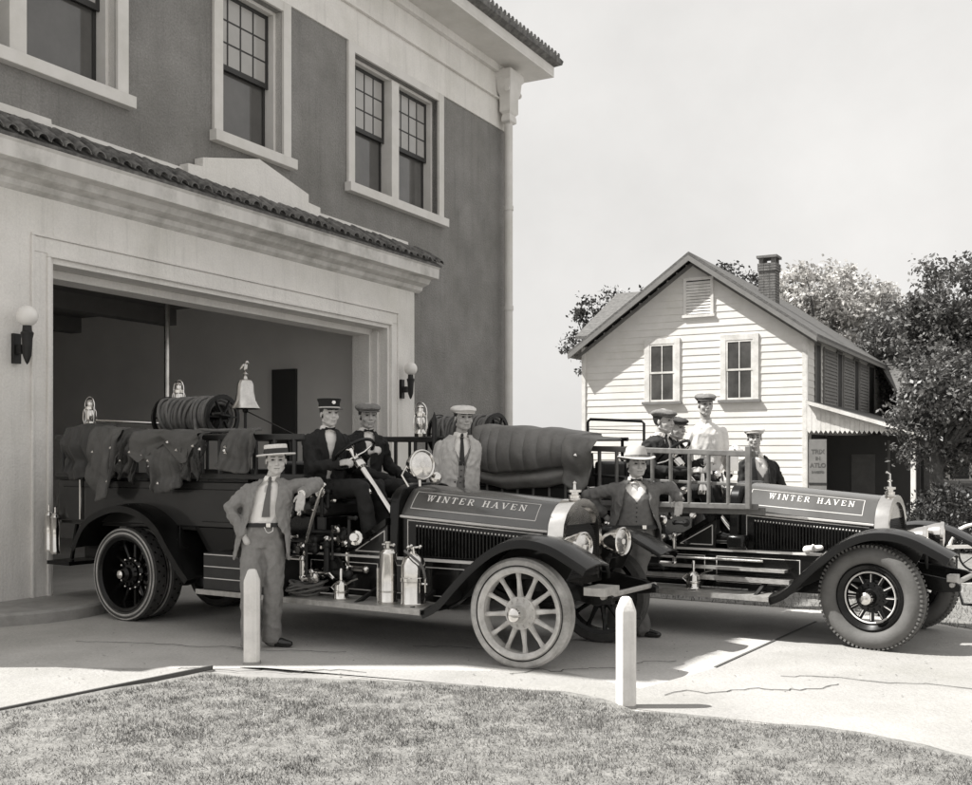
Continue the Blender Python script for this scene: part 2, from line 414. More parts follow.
# cream door surround
mb = MB()
ubox(mb, UL, OU0, -TH, .05, 0, 5.0); ubox(mb, OU1, 7.56, -TH, .05, 0, 5.0); ubox(mb, OU0, OU1, -TH, .05, OZ, 5.0)
mb.build('door_surround', M['cream'], station, bevel=.006)
mb = MB()   # raised mouldings round the opening: two stepped bands
for (o, i, w) in ((.30, .27, .085), (.27, .10, .065), (.10, .06, .095)):
    ubox(mb, OU0-o, OU0-i, .05, w, 0.0, OZ+i); ubox(mb, OU1+i, OU1+o, .05, w, 0.0, OZ+i)
    ubox(mb, OU0-o, OU1+o, .05, w, OZ+i+.002, OZ+o)
mb.build('door_moulding', M['cream'], station, bevel=.006)
mb = MB()   # inner jamb steps
ubox(mb, OU1-.10, OU1-.002, -.60, -.25, 0, OZ-.1); ubox(mb, OU1-.05, OU1-.002, -.248, -.12, 0, OZ-.05)
ubox(mb, OU0+.002, OU1-.002, -.60, -.25, OZ-.10, OZ-.002)
mb.build('inner_jamb', M['cream'], station, bevel=.006)
# lower cornice
mb = MB(); CZ = 4.74; CR = 7.70
prof = [(0.05,4.52),(.12,4.56),(.14,4.62),(.26,4.66),(.30,4.735),(.46,4.74),(.47,4.90),(.50,4.93),(.0,5.02),(0,4.52)]
mb.prism(prof, lambda w,z,u: U(u,w,z), UL, CR); mb.build('lower_cornice', M['stain'], station, bevel=.004, smooth=25)
mb = MB()
mb.prism([(.49,4.935),(.50,4.97),(.0,5.27),(0,5.02)], lambda w,z,u: U(u,w,z), UL, CR+.05)
k = 0; u = -2.2
while u < CR+.05:       # barrel tiles
    rr = .066+.02*random.random(); d = random.uniform(-.02,.02)
    for (wa, za, wb, zb) in ((.55+d,4.985,.30,5.145+.02*random.random()),(.34+d/2,5.12,.02,5.27+.03*random.random())):
        rings = []
        for (w0, z0, s) in ((wa, za, 1.0), (wb, zb, .86)):
            rings.append([U(u+math.cos(t)*rr*s, w0, z0+math.sin(t)*rr*s*.9) for t in [PI*i/6 for i in range(7)]]+
                         [U(u+math.cos(t)*(rr*s-.014), w0, z0+math.sin(t)*(rr*s-.014)*.9) for t in [PI*i/6 for i in range(6,-1,-1)]])
        mb.loft(rings)
    u += .175+.03*random.random()
mb.build('cornice_tiles', M['tile'], station)
mb = MB(); mb.prism([(.0,5.29),(.09,5.31),(.08,5.40),(0,5.42)], lambda w,z,u: U(u,w,z), UL, -.05)
mb.prism([(.0,5.30),(.06,5.31),(.05,5.36),(0,5.37)], lambda w,z,u: U(u,w,z), -.05, CR-.35); mb.build('cornice_flashing', M['trim'], station)
mb = MB()
mb.prism([(1.98,5.2),(1.98,5.40),(2.25,5.42),(2.25,5.54),(3.36,5.79),(4.46,5.54),(4.46,5.42),(4.74,5.40),(4.74,5.2)], lambda a,z,w: U(a,w,z), 0.003, .16)
mb.build('pediment_block', M['cream'], station, bevel=.01)
# windows
def station_window(a, b, n):
    fr = MB()
    za, zb = WZ0, WZ1
    t = .17
    for (p, q) in ((a, a+t), (b-t, b)):
        ubox(fr, p, q, -.0, .05, za, 8.245); ubox(fr, p+(.12 if p == a else 0), q-(0 if p == a else .12), -.28, 0, za, 8.1)
    ubox(fr, a+t, b-t, .0, .045, zb, 8.245)
    # stepped inner casing
    ubox(fr, a+t, a+t+.05, -.28, -.10, za, zb); ubox(fr, b-t-.05, b-t, -.28, -.10, za, zb); ubox(fr, a+t+.05, b-t-.05, -.28, -.10, zb-.05, zb)
    secs = [(a+t+.05, b-t-.05)]
    if n == 2:
        c = (a+b)/2; ubox(fr, c-.11, c+.11, -.28, -.04, za, zb-.05); secs = [(a+t+.05, c-.11), (c+.11, b-t-.05)]
    w = fr.build('window', M['trim'], station, bevel=.006)
    s = MB(); ubox(s, a-.05, b+.05, 0.0, .13, za-.15, za-.002); ubox(s, a+.17, b-.17, -.28, 0, za-.06, za-.002)
    s.build('sill', M['trim'], w, bevel=.008)
    for (p, q) in secs:
        sh = MB(); mz = 7.02; top = zb-.05
        f = .055
        for (z0, z1, wd) in ((za, mz+.03, -.26), (mz-.03, top, -.20)):
            ubox(sh, p, p+f, wd-.03, wd, z0, z1); ubox(sh, q-f, q, wd-.03, wd, z0, z1)
            ubox(sh, p+f, q-f, wd-.03, wd, z0, z0+f+.02); ubox(sh, p+f, q-f, wd-.03, wd, z1-f, z1)
        for i in (1,2,3):
            x = p+f+(q-p-2*f)*i/4; ubox(sh, x-.011, x+.011, -.225, -.205, mz+.04, top-f)
        for i in (1,2):
            z = mz+.04+(top-f-mz-.04)*i/3; ubox(sh, p+f, q-f, -.222, -.207, z-.011, z+.011)
        sh.build('sash', M['sash'], w)
        g = MB(); ubox(g, p+f, q-f, -.276, -.272, za+f, mz); g.build('lower_pane', M['glass'], w)
        g = MB(); ubox(g, p+f, q-f, -.216, -.213, mz+.03, top-f); g.build('upper_pane', M['glass_up'], w)
for a in wins: station_window(*a)
# frieze, entablature, soffit, eave
mb = MB(); ubox(mb, UL, UR+.02, -TH, .03, 8.25, 8.80); ubox(mb, UL, UR+.04, -TH, .09, 8.80, 8.84); ubox(mb, UL, UR+.02, -TH, .05, 8.84, 9.30)
ubox(mb, UL, UR+.10, -TH, .14, 9.30, 9.45); mb.build('frieze', M['cream'], station, bevel=.006)
mb = MB()
ubox(mb, UL-.25, 11.78, -13, .78, 9.45, 9.50); ubox(mb, UL-.25, 11.78, .71, .78, 9.50, 9.72); ubox(mb, 11.71, 11.78, -13, .705, 9.50, 9.72)
mb.build('eave', M['trim'], station, bevel=.006)
mb = MB()
mb.loft([[U(UL-.25,.79+q,z),U(11.78+q,.79+q,z),U(11.78+q,-13,z),U(UL-.25,-13,z)] for q,z in ((0,9.66),(.12,9.72),(.14,9.80),(.08,9.87),(-.1,9.89))]+[[U(3,-6,10.8),U(6.5,-6,10.8),U(6.5,-7,10.8),U(3,-7,10.8)]])
u = -3.0
while u < 11.8:
    for zz, w in ((9.87,.83),(9.93,.50)):
        mb.cyl(U(u, w+.08, zz-.02), U(u, w-.26, zz+.04), .06, .055, 8)
    u += .16
mb.build('roof', M['tile'], station)
# corner leader head and downpipe
dp = MB()
prof = [(.24,9.36),(.27,9.30),(.27,9.20),(.23,9.16),(.21,8.95),(.17,8.85),(.17,8.55),(.12,8.50),(.14,8.42),(.14,8.36),(.1,8.33)]
rings = []
for r, z in prof: rings.append([U(10.86+sx*r*1.1, .05+.16+sy*r*.7, z) for sx, sy in ((-1,-1),(1,-1),(1,1),(-1,1))])
dp.loft(rings[::-1]); 
for sx in (-1,1): dp.lathe([(.0,-.02),(.06,-.02),(.06,.02),(.0,.02)], U(10.86+sx*.27, .3, 8.95), (1,0,0), 12)
d = dp.build('downpipe', M['trim'], station, bevel=.01)
dp = MB(); dp.cyl(U(10.86,.2,.1), U(10.86,.2,8.4), .085, .085, 16)
for z in (2.2, 4.6, 6.6, 8.34): dp.cyl(U(10.86,.2,z), U(10.86,.2,z+.09), .10, .10, 16)
dp.build('pipe', M['trim'], d)
# wall lamps
def wall_lamp(u, label):
    t = thing('wall_lamp', label, 'lamp', Vector(FP)+FD*u+FN*.05, st_rz, 'globe lamps flanking the station doorway')
    b = MB(); b.box(-.045,.045,-.05,-.005,2.66,2.98); b.box(-.025,.025,-.13,-.05,2.76,2.86)
    b.lathe([(.0,2.64),(.02,2.67),(.045,2.74),(.055,2.92),(.068,2.98),(.05,3.0),(.045,3.06),(.0,3.07)], (0,-.2,0), n=16)
    b.build('bracket', M['iron'], t)
    g = MB(); g.ell((0,-.2,3.16), .112, nu=24, nv=16); g.build('globe', M['globe'], t)
wall_lamp(-.50, 'white globe lamp on dark iron bracket, alone on the bare doorway pillar')
wall_lamp(7.12, 'white globe lamp on dark iron bracket, above the bright lantern beside the pale suited man')
# interior
mb = MB()
ubox(mb, 7.1, 7.2, -13, -TH-.002, 0, 4.6);  ubox(mb, -3.5, 7.1, -13.1, -13, 0, 4.6)
mb.build('inner_wall', M['plaster'], station)
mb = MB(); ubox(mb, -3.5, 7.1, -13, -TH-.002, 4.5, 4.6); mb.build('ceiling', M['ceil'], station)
mb = MB()
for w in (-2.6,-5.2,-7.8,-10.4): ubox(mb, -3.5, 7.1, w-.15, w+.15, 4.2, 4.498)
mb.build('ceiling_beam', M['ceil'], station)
mb = MB(); ubox(mb, 7.04, 7.098, -2.67, -2.13, 0, 3.25); dr = mb.build('inner_door', M['shade'], station)
# fire pole
pl = wpt(167, 300, 17.0)
t = thing('fire_pole', 'tall polished brass sliding pole standing inside the dark engine bay', 'pole', (pl.x, pl.y, 0))
mb = MB(); mb.cyl((0,0,0),(0,0,4.495),.045,.045,16); mb.build('shaft', M['brass'], t)
mb = MB(); mb.lathe([(0,0.01),(.25,.01),(.25,.05),(.06,.09),(0,.09)]); mb.build('foot_plate', M['iron'], t)
# concrete guard at the jamb
c = FP+FD*(-.55)
mb = MB()
pts = [(1.12*math.cos(t), 1.02*math.sin(t)) for t in [-PI*i/24 for i in range(25)]]
rings = [[(x*s, y*s, z) for x, y in pts] for s, z in ((1,0.0),(1,.105),(.975,.13))]
mb.loft(rings)
o = mb.build('wheel_guard', M['kerb'], None, smooth=30); o.location = c+FN*.055; o.rotation_euler = (0,0,st_rz)
tag(o, 'low rounded concrete guard at the foot of the doorway pillar', 'kerb')

# ================================================================ ground
def sheet(name, poly, z, m, label=None, kind='structure', edge=None, seg=0.35, jit=0.0, thick=.02):
    pts = []
    n = len(poly)
    for i in range(n):
        a = Vector(poly[i]); b = Vector(poly[(i+1) % n]); k = max(1, int((b-a).length/seg)) if jit and (b-a).length < 12 else 1
        for j in range(k):
            p = a.lerp(b, j/k)
            if jit:
                q = Vector((p.x*2.1, p.y*2.1, 3)); p = p+Vector((noise.noise(q), noise.noise(q+Vector((9,4,1)))))*jit
                q = q*4; p = p+Vector((noise.noise(q), noise.noise(q+Vector((9,4,1)))))*jit*.5
            pts.append(p)
    mb = MB(); mb.prism(pts, lambda x,y,h: (x,y,h), z-thick, z)
    o = mb.build(name, m, None, smooth=0); tag(o, kind=kind); return o
def gp(px, py): Z = EYE*FOC/(py-458); return ((px-486)/FOC*Z, Z)
sheet('ground', [(-150,-40),(150,-40),(150,260),(-150,260)], 0, M['dirtm'], thick=.5)
# concrete drive: runs out of the doorway to the street
inn = FP-FN*13
drive = sheet('road', [ (FP-FN*13)[:2], (FP+FD*-4-FN*13)[:2], (FP+FD*-4)[:2], (-14,8.4), gp(10,669), gp(215,669), gp(262,669), gp(420,686), gp(560,695), gp(640,712), gp(760,724), gp(870,737), (3.0,5.2),(9.0,1.5),(12.5,5.2), gp(972,630), gp(925,622), gp(810,610), gp(640,598), (FP+FD*13+FN*1.4)[:2], (FP+FD*13-FN*13)[:2]], .004, M['concrete'])
sheet('sunlit_drive', [(-14,2.9+4.0), gp(10,712), gp(120,690), gp(214,671.5), gp(214,669.5), gp(10,669.5), (-14,8.45)], .012, M['walk'])  # drive toned for sun; its far edge follows the station's shadow edge
sheet('sunlit_drive', [gp(240,668.5), gp(330,670), gp(470,672), gp(560,672), gp(640,690), gp(715.5,669), gp(816.5,623), gp(925,624), gp(972,632.5), (12.2,5.3),(7.5,2.2),(3.4,5.0), gp(870,736), gp(760,723.5), gp(640,711), gp(560,694), gp(420,685), gp(262,668.8)], .010, M['walk'])  # sunlit part of the drive, given its own darker concrete
sheet('lawn', [(-9,5.9),gp(10,713), gp(120,692), gp(205,676),gp(240,680), gp(330,684), gp(420,686), gp(500,691), gp(560,696), gp(600,703), gp(640,715), gp(700,720), gp(760,726), gp(870,738),gp(940,754), (3.2,5.0),(4,3.5),(-9,2.5)], .03, M['turf'], jit=.075, seg=.10)
# kerb board at lawn's left edge
a = Vector((*gp(4,714), .0)); b = Vector((*gp(212,671), .0))
mb = MB(); d = (b-a).normalized(); a2 = a-d*4; mb.bar(a2+Vector((0,0,.015)), b+Vector((0,0,.015)), .022, .06)
o = mb.build('kerb', M['joint'], None); tag(o, kind='structure')
# expansion joints in the drive
mb = MB()
for p, q in (((715,669),(816,623)),):
    A = Vector((*gp(*p), .0155)); B = Vector((*gp(*q), .0155)); mb.bar(A, B, .022, .004)
rs = random.Random(21)
for (x0_, y0_, x1_, y1_) in ((-3.6,9.6,-1.2,9.0),(.2,8.1,1.5,8.6),(1.2,7.4,2.6,7.7),(2.2,8.0,4.4,7.4),(3.0,6.6,4.6,7.2),(-2.4,8.3,-.9,8.15),(-.6,9.4,.6,8.9)):
    P = []; n_ = 26
    for k in range(n_+1):
        t_ = k/n_; P.append(Vector((x0_+(x1_-x0_)*t_+.09*noise.noise(Vector((t_*5,x0_,0)))+.03*rs.uniform(-1,1), y0_+(y1_-y0_)*t_+.16*noise.noise(Vector((t_*4,y0_,3)))+.03*rs.uniform(-1,1), .0155)))
    for A, B in zip(P, P[1:]): mb.bar(A, B, rs.uniform(.003,.009), .003)
o = mb.build('path', M['joint'], None, smooth=0); tag(o, kind='structure')
# rear lawns, far path, street beyond
sheet('back_lawn', [gp(600,594), gp(812,609), gp(925,621), gp(972,629), (14,9.2), (40,9), (60,60), (-2,60), (-1.2,16)], .006, M['turf'], jit=.04)
sheet('path', [gp(800,577), gp(930,583), gp(972,585.5), (9,13.0), (30,12.6), (30,13.9), (9,14.2), gp(972,581.5), gp(930,579), gp(800,574)], .016, M['walk'])
# ================================================================ fire engines (x forward, y to the far side, z up)
def arc(c, r, a0, a1, n): return [(c[0]+r*math.cos(R(a0+(a1-a0)*i/n)), c[1]+r*math.sin(R(a0+(a1-a0)*i/n))) for i in range(n+1)]
def make_wheel(root, x, y, r, style, steer=0, side=-1):
    """style: 'solid' light wooden, 'dual' rear pair, 'pneu' ballooned, 'far' dark"""
    h = MB(); s = side
    w = bpy.data.objects.new('wheel', None)
    hubm = {'solid': M['spoke'], 'pneu': M['black'], 'dual': M['black'], 'far': M['black']}[style]
    out = -1 if side < 0 else 1
    ax = (0, out, 0)
    if style == 'dual':
        h.lathe([(0,-.30),(.15,-.28),(.15,-.02),(.12,.0),(.12,.03),(.07,.05),(.07,.09),(.05,.11),(0,.115)], (0,0,0), ax, 28)
    else:
        h.lathe([(0,-.12),(.10,-.12),(.105,-.02),(.13,-.01),(.13,.035),(.085,.04),(.065,.06),(.06,.115),(.05,.135),(0,.14)], (0,0,0), ax, 28)
    for i in range(12):
        t = 2*PI*(i+.5)/12; h.cyl((math.cos(t)*.108, out*.03, math.sin(t)*.108), (math.cos(t)*.108, out*.05, math.sin(t)*.108), .011, .011, 6)
    w = h.build('wheel', hubm, root); w.location = (x, y, r); w.rotation_euler = (0, 0, steer)
    if style in ('solid', 'far'):
        ri, ro = r-.115, r
        prof = [(ri+.035,-.06),(ro-.02,-.062),(ro,-.045),(ro+.002,0),(ro,.045),(ro-.02,.062),(ri+.035,.06)]
        MB().lathe(prof, (0,0,0), ax, 64, closed=True).build('tyre', M['rubber_l'] if style == 'solid' else M['rubber_d'], w)
        b = MB().lathe([(ri-.005,-.05),(ri+.038,-.055),(ri+.038,.07),(ri+.02,.075),(ri-.005,.05)], (0,0,0), ax, 64, closed=True)
        b.build('rim', M['spoke'] if style == 'solid' else M['black'], w)
        b = MB().lathe([(ri+.04,.05),(ri+.052,.069),(ri+.064,.05)], (0,0,0), ax, 64, closed=True); b.build('tyre_band', M['iron'], w)
        MB().lathe([(0,.138),(.055,.138),(.052,.165),(.03,.18),(0,.182)], (0,0,0), ax, 20).build('hub_cap', M['nickel'] if style == 'solid' else M['black'], w)
        for i in range(12):
            t = 2*PI*i/12+.1; b = MB(); c, sn = math.cos(t), math.sin(t)
            rings = []
            for rr, aw, dp in ((.10,.030,.030),(.16,.022,.026),(ri-.06,.017,.02),(ri,.024,.026)):
                rings.append([(c*rr-sn*aw*math.cos(q), out*dp*math.sin(q), sn*rr+c*aw*math.cos(q)) for q in [2*PI*k/8 for k in range(8)]])
            b.loft(rings).build('spoke', M['spoke'] if style == 'solid' else M['black'], w, recalc=True)
    elif style == 'pneu':
        ri, ro = r-.185, r; hw = .105
        prof = []
        for k in range(15):
            a = -math.pi*.93+ (math.pi*1.86)*k/14
            prof.append((ri+(ro-ri)*.52+math.cos(a)*(ro-ri)*.49, math.sin(a)*hw))
        b = MB().lathe(prof, (0,0,0), ax, 72, closed=True)
        for i in range(72):                      # tread lugs on both shoulders
            t = 2*PI*i/72
            for q in (-1, 1):
                rr = ro-.008; c, sn = math.cos(t), math.sin(t); c2, s2 = math.cos(t+.045), math.sin(t+.045)
                pts = []
                for (cc, ss) in ((c,sn),(c2,s2)):
                    for (dr, yy) in ((-.02,q*.075),(-.02,q*.03),(.014,q*.028),(.004,q*.078)): pts.append((cc*(rr+dr), yy, ss*(rr+dr)))
                b.add(pts, [(0,1,2,3),(7,6,5,4),(0,4,5,1),(1,5,6,2),(2,6,7,3),(3,7,4,0)])
        b.build('tyre', M['rubber_g'], w, recalc=True)
        MB().lathe([(ri-.035,-.06),(ri+.02,-.07),(ri+.025,.062),(ri+.005,.078),(ri-.015,.06),(ri-.04,.04)], (0,0,0), ax, 64, closed=True).build('rim', M['black'], w)
        MB().lathe([(ri-.045,.045),(ri-.05,.056),(ri-.06,.045)], (0,0,0), ax, 64, closed=True).build('rim_line', M['line'], w)
        for i in range(12):
            t = 2*PI*i/12; b = MB(); c, sn = math.cos(t), math.sin(t); rings = []
            for rr, aw, dp in ((.10,.026,.035),(.15,.018,.028),(ri-.03,.02,.024)):
                rings.append([(c*rr-sn*aw*math.cos(q), out*dp*math.sin(q), sn*rr+c*aw*math.cos(q)) for q in [2*PI*k/8 for k in range(8)]])
            b.loft(rings).build('spoke', M['black'], w, recalc=True)
            if i % 1 == 0:
                b = MB(); b.bar((c*.13, out*.031, sn*.13), (c*(ri-.07), out*.028, sn*(ri-.07)), .007, .004, (0,1,0)); b.build('spoke_line', M['line'], w)
        MB().lathe([(.0,.128),(.058,.128),(.052,.16),(.03,.178),(0,.18)], (0,0,0), ax, 20).build('hub_cap', M['nickel'], w)
    else:
        ri = r-.12
        for k, yo in enumerate((0.02, -.20)):
            ro = r-(.0 if k == 0 else .004)
            prof = [(ri+.03,yo-.085),(ro-.03,yo-.088),(ro,yo-.06),(ro,yo+.06),(ro-.03,yo+.088),(ri+.03,yo+.085)]
            b = MB().lathe(prof, (0,0,0), ax, 64, closed=True)
            b.build('tyre', M['rubber_d'], w)
            b = MB().lathe([(ri+.045,yo+.084),(ri+.06,yo+.092),(ri+.075,yo+.084)], (0,0,0), ax, 64, closed=True)
            b.lathe([(ro-.03,yo+.086),(ro-.018,yo+.087),(ro-.012,yo+.08)], (0,0,0), ax, 64, closed=True)
            b.build('tyre_band', M['rubber_l'], w)
            b = MB()
            for i in range(60):
                t = 2*PI*i/60; b.cyl((math.cos(t)*(ro-.008), out*(yo-.03+.06*(i % 2)), math.sin(t)*(ro-.008)), (math.cos(t)*(ro+.003), out*(yo-.03+.06*(i % 2)), math.sin(t)*(ro+.003)), .011, .011, 8)
            b.build('tread_stud', M['black'], w)
        MB().lathe([(ri-.02,-.29),(ri+.035,-.29),(ri+.04,.10),(ri+.02,.108),(ri-.01,.09),(ri-.03,-.05)], (0,0,0), ax, 64, closed=True).build('rim', M['black'], w)
        for i in range(12):
            t = 2*PI*i/12; b = MB(); c, sn = math.cos(t), math.sin(t); rings = []
            for rr, aw, dp in ((.12,.032,.035),(.2,.024,.03),(ri-.02,.028,.03)):
                rings.append([(c*rr-sn*aw*math.cos(q), out*(dp*math.sin(q)-.06), sn*rr+c*aw*math.cos(q)) for q in [2*PI*k/8 for k in range(8)]])
            b.loft(rings).build('spoke', M['black'], w, recalc=True)
            b = MB(); b.cyl((c*.155, out*-.03, sn*.155), (c*.155, out*.012, sn*.155), .015, .012, 8); b.ell((c*.155,out*.014,sn*.155), .014, None, 8, 6); b.build('lug_nut', M['nickel'], w)
        MB().lathe([(.0,.10),(.045,.10),(.042,.15),(.02,.165),(0,.166)], (0,0,0), ax, 20).build('hub_cap', M['nickel'], w)
    return w

def fender(prof, y0, y1, crown=.03, lip=.05):
    """prof: list of (x,z) along the mudguard; crowned sheet with a turned down outer lip"""
    b = MB(); ys = [y0+(y1-y0)*i/6 for i in range(7)]
    P = prof
    def row(dz):
        G = []
        for i, (x, z) in enumerate(P):
            a = P[max(0,i-1)]; c = P[min(len(P)-1,i+1)]; tx, tz = c[0]-a[0], c[1]-a[1]; l = math.hypot(tx,tz); nx, nz = -tz/l, tx/l
            r = []
            for k, y in enumerate(ys):
                s = k/6; h = crown*math.sin(PI*s)+dz; r.append((x+nx*h, y, z+nz*h))
            h = dz-lip
            r.insert(0, (x+nx*h, y0-.004, z+nz*h)); r.append((x+nx*(dz-.02), y1+.004, z+nz*(dz-.02)))
            G.append(r)
        return G
    T = row(0); Bt = row(-.014); n = len(T[0])
    rings = [T[i]+Bt[i][::-1] for i in range(len(P))]
    b.loft(rings)
    return b
def spline(pts, n=6):
    out = []; P = [pts[0]]+list(pts)+[pts[-1]]
    for i in range(1, len(P)-2):
        for k in range(n):
            t = k/n; p0, p1, p2, p3 = P[i-1], P[i], P[i+1], P[i+2]
            out.append(tuple(.5*((2*p1[j])+(-p0[j]+p2[j])*t+(2*p0[j]-5*p1[j]+4*p2[j]-p3[j])*t*t+(-p0[j]+3*p1[j]-3*p2[j]+p3[j])*t**3) for j in range(len(p1))))
    out.append(tuple(pts[-1])); return out

def headlamp(root, name, c, d, r, depth=.16, m='nickel'):
    c = Vector(c); d = Vector(d).normalized()
    b = MB(); b.lathe([(.0,-depth),(r*.35,-depth*.97),(r*.7,-depth*.7),(r*.93,-depth*.3),(r,-.015),(r*1.07,-.012),(r*1.08,.012),(r*1.0,.02),(r*.93,.012),(r*.9,0),(0,-.002)], c, d, 32)
    o = b.build(name, M[m], root)
    b = MB(); b.lathe([(0,.012),(r*.5,.009),(r*.88,.0),(r*.88,-.001),(0,-.001)], c+d*.004, d, 28); b.build('lens', M['glassl'], o)
    b = MB(); b.lathe([(0,.0),(r*.2,-.0),(r*.22,-.02),(0,-.04)], c+d*.02, d, 12); b.build('bulb', M['globe'], o)
    return o

def lantern(root, name, base, h=.33):
    x, y, z = base
    b = MB(); b.lathe([(0,0),(.055,0),(.06,.03),(.045,.06),(.03,.075),(0,.08)], (x,y,z), n=18)
    b.lathe([(0,.20),(.05,.20),(.052,.23),(.03,.25),(.03,.28),(.038,.29),(.02,.31),(0,.315)], (x,y,z), n=18)
    b.cyl((x,y,z+.07),(x,y,z+.21),.007,.007,8); o = b.build(name, M['nickel'], root)
    MB().lathe([(0,.08),(.035,.08),(.046,.11),(.05,.14),(.044,.18),(.035,.2),(0,.2)], (x,y,z), n=18).build('lantern_glass', M['glassl'], o)
    b = MB()
    for k in range(4):
        t = PI/4+k*PI/2; b.tube([(x+.052*math.cos(t),y+.052*math.sin(t),z+.03),(x+.07*math.cos(t),y+.07*math.sin(t),z+.1),(x+.066*math.cos(t),y+.066*math.sin(t),z+.18),(x+.045*math.cos(t),y+.045*math.sin(t),z+.22)], .0045, 6)
    b.tube([(x-.07,y,z+.06)]+[(x+.08*math.cos(t),y,z+.24+.1*math.sin(t)) for t in [PI-PI*i/8 for i in range(9)]]+[(x+.07,y,z+.06)], .005, 6)
    b.build('lantern_guard', M['nickel'], o)
    return o

def plumbing(root, x0, x1, y0, y1, z0, z1, n, seed):
    rs = random.Random(seed); b = MB(); c = MB()
    for i in range(n):
        p = [rs.uniform(x0,x1), rs.uniform(y0,y1), rs.uniform(z0,z1)]; pts = [tuple(p)]
        for k in range(rs.randint(2,4)):
            a = rs.randint(0,2); p = list(p); p[a] += rs.uniform(.08,.3)*rs.choice((-1,1))
            p[0] = min(x1,max(x0,p[0])); p[1] = min(y1,max(y0,p[1])); p[2] = min(z1,max(z0,p[2])); pts.append(tuple(p))
        r = rs.choice((.012,.016,.022,.03)); q = c if rs.random() < .33 else b
        for k in range(len(pts)-1):
            if (Vector(pts[k])-Vector(pts[k+1])).length > .01: q.cyl(pts[k], pts[k+1], r, r, 10)
        for k in pts: q.ell(k, r*1.35, None, 10, 7)
        if rs.random() < .8:
            e = Vector(pts[-1]); q2 = c if rs.random() < .7 else b; q2.lathe([(0,-.02),(r*2.2,-.02),(r*2.2,.0),(r*1.2,.01),(r*1.2,.05),(0,.05)], e, (rs.uniform(-.3,.3),-1,rs.uniform(-.3,.3)), 12)
    each(b, 'pump_pipe', M['iron'], root); each(c, 'pump_fitting', M['nickel'], root)

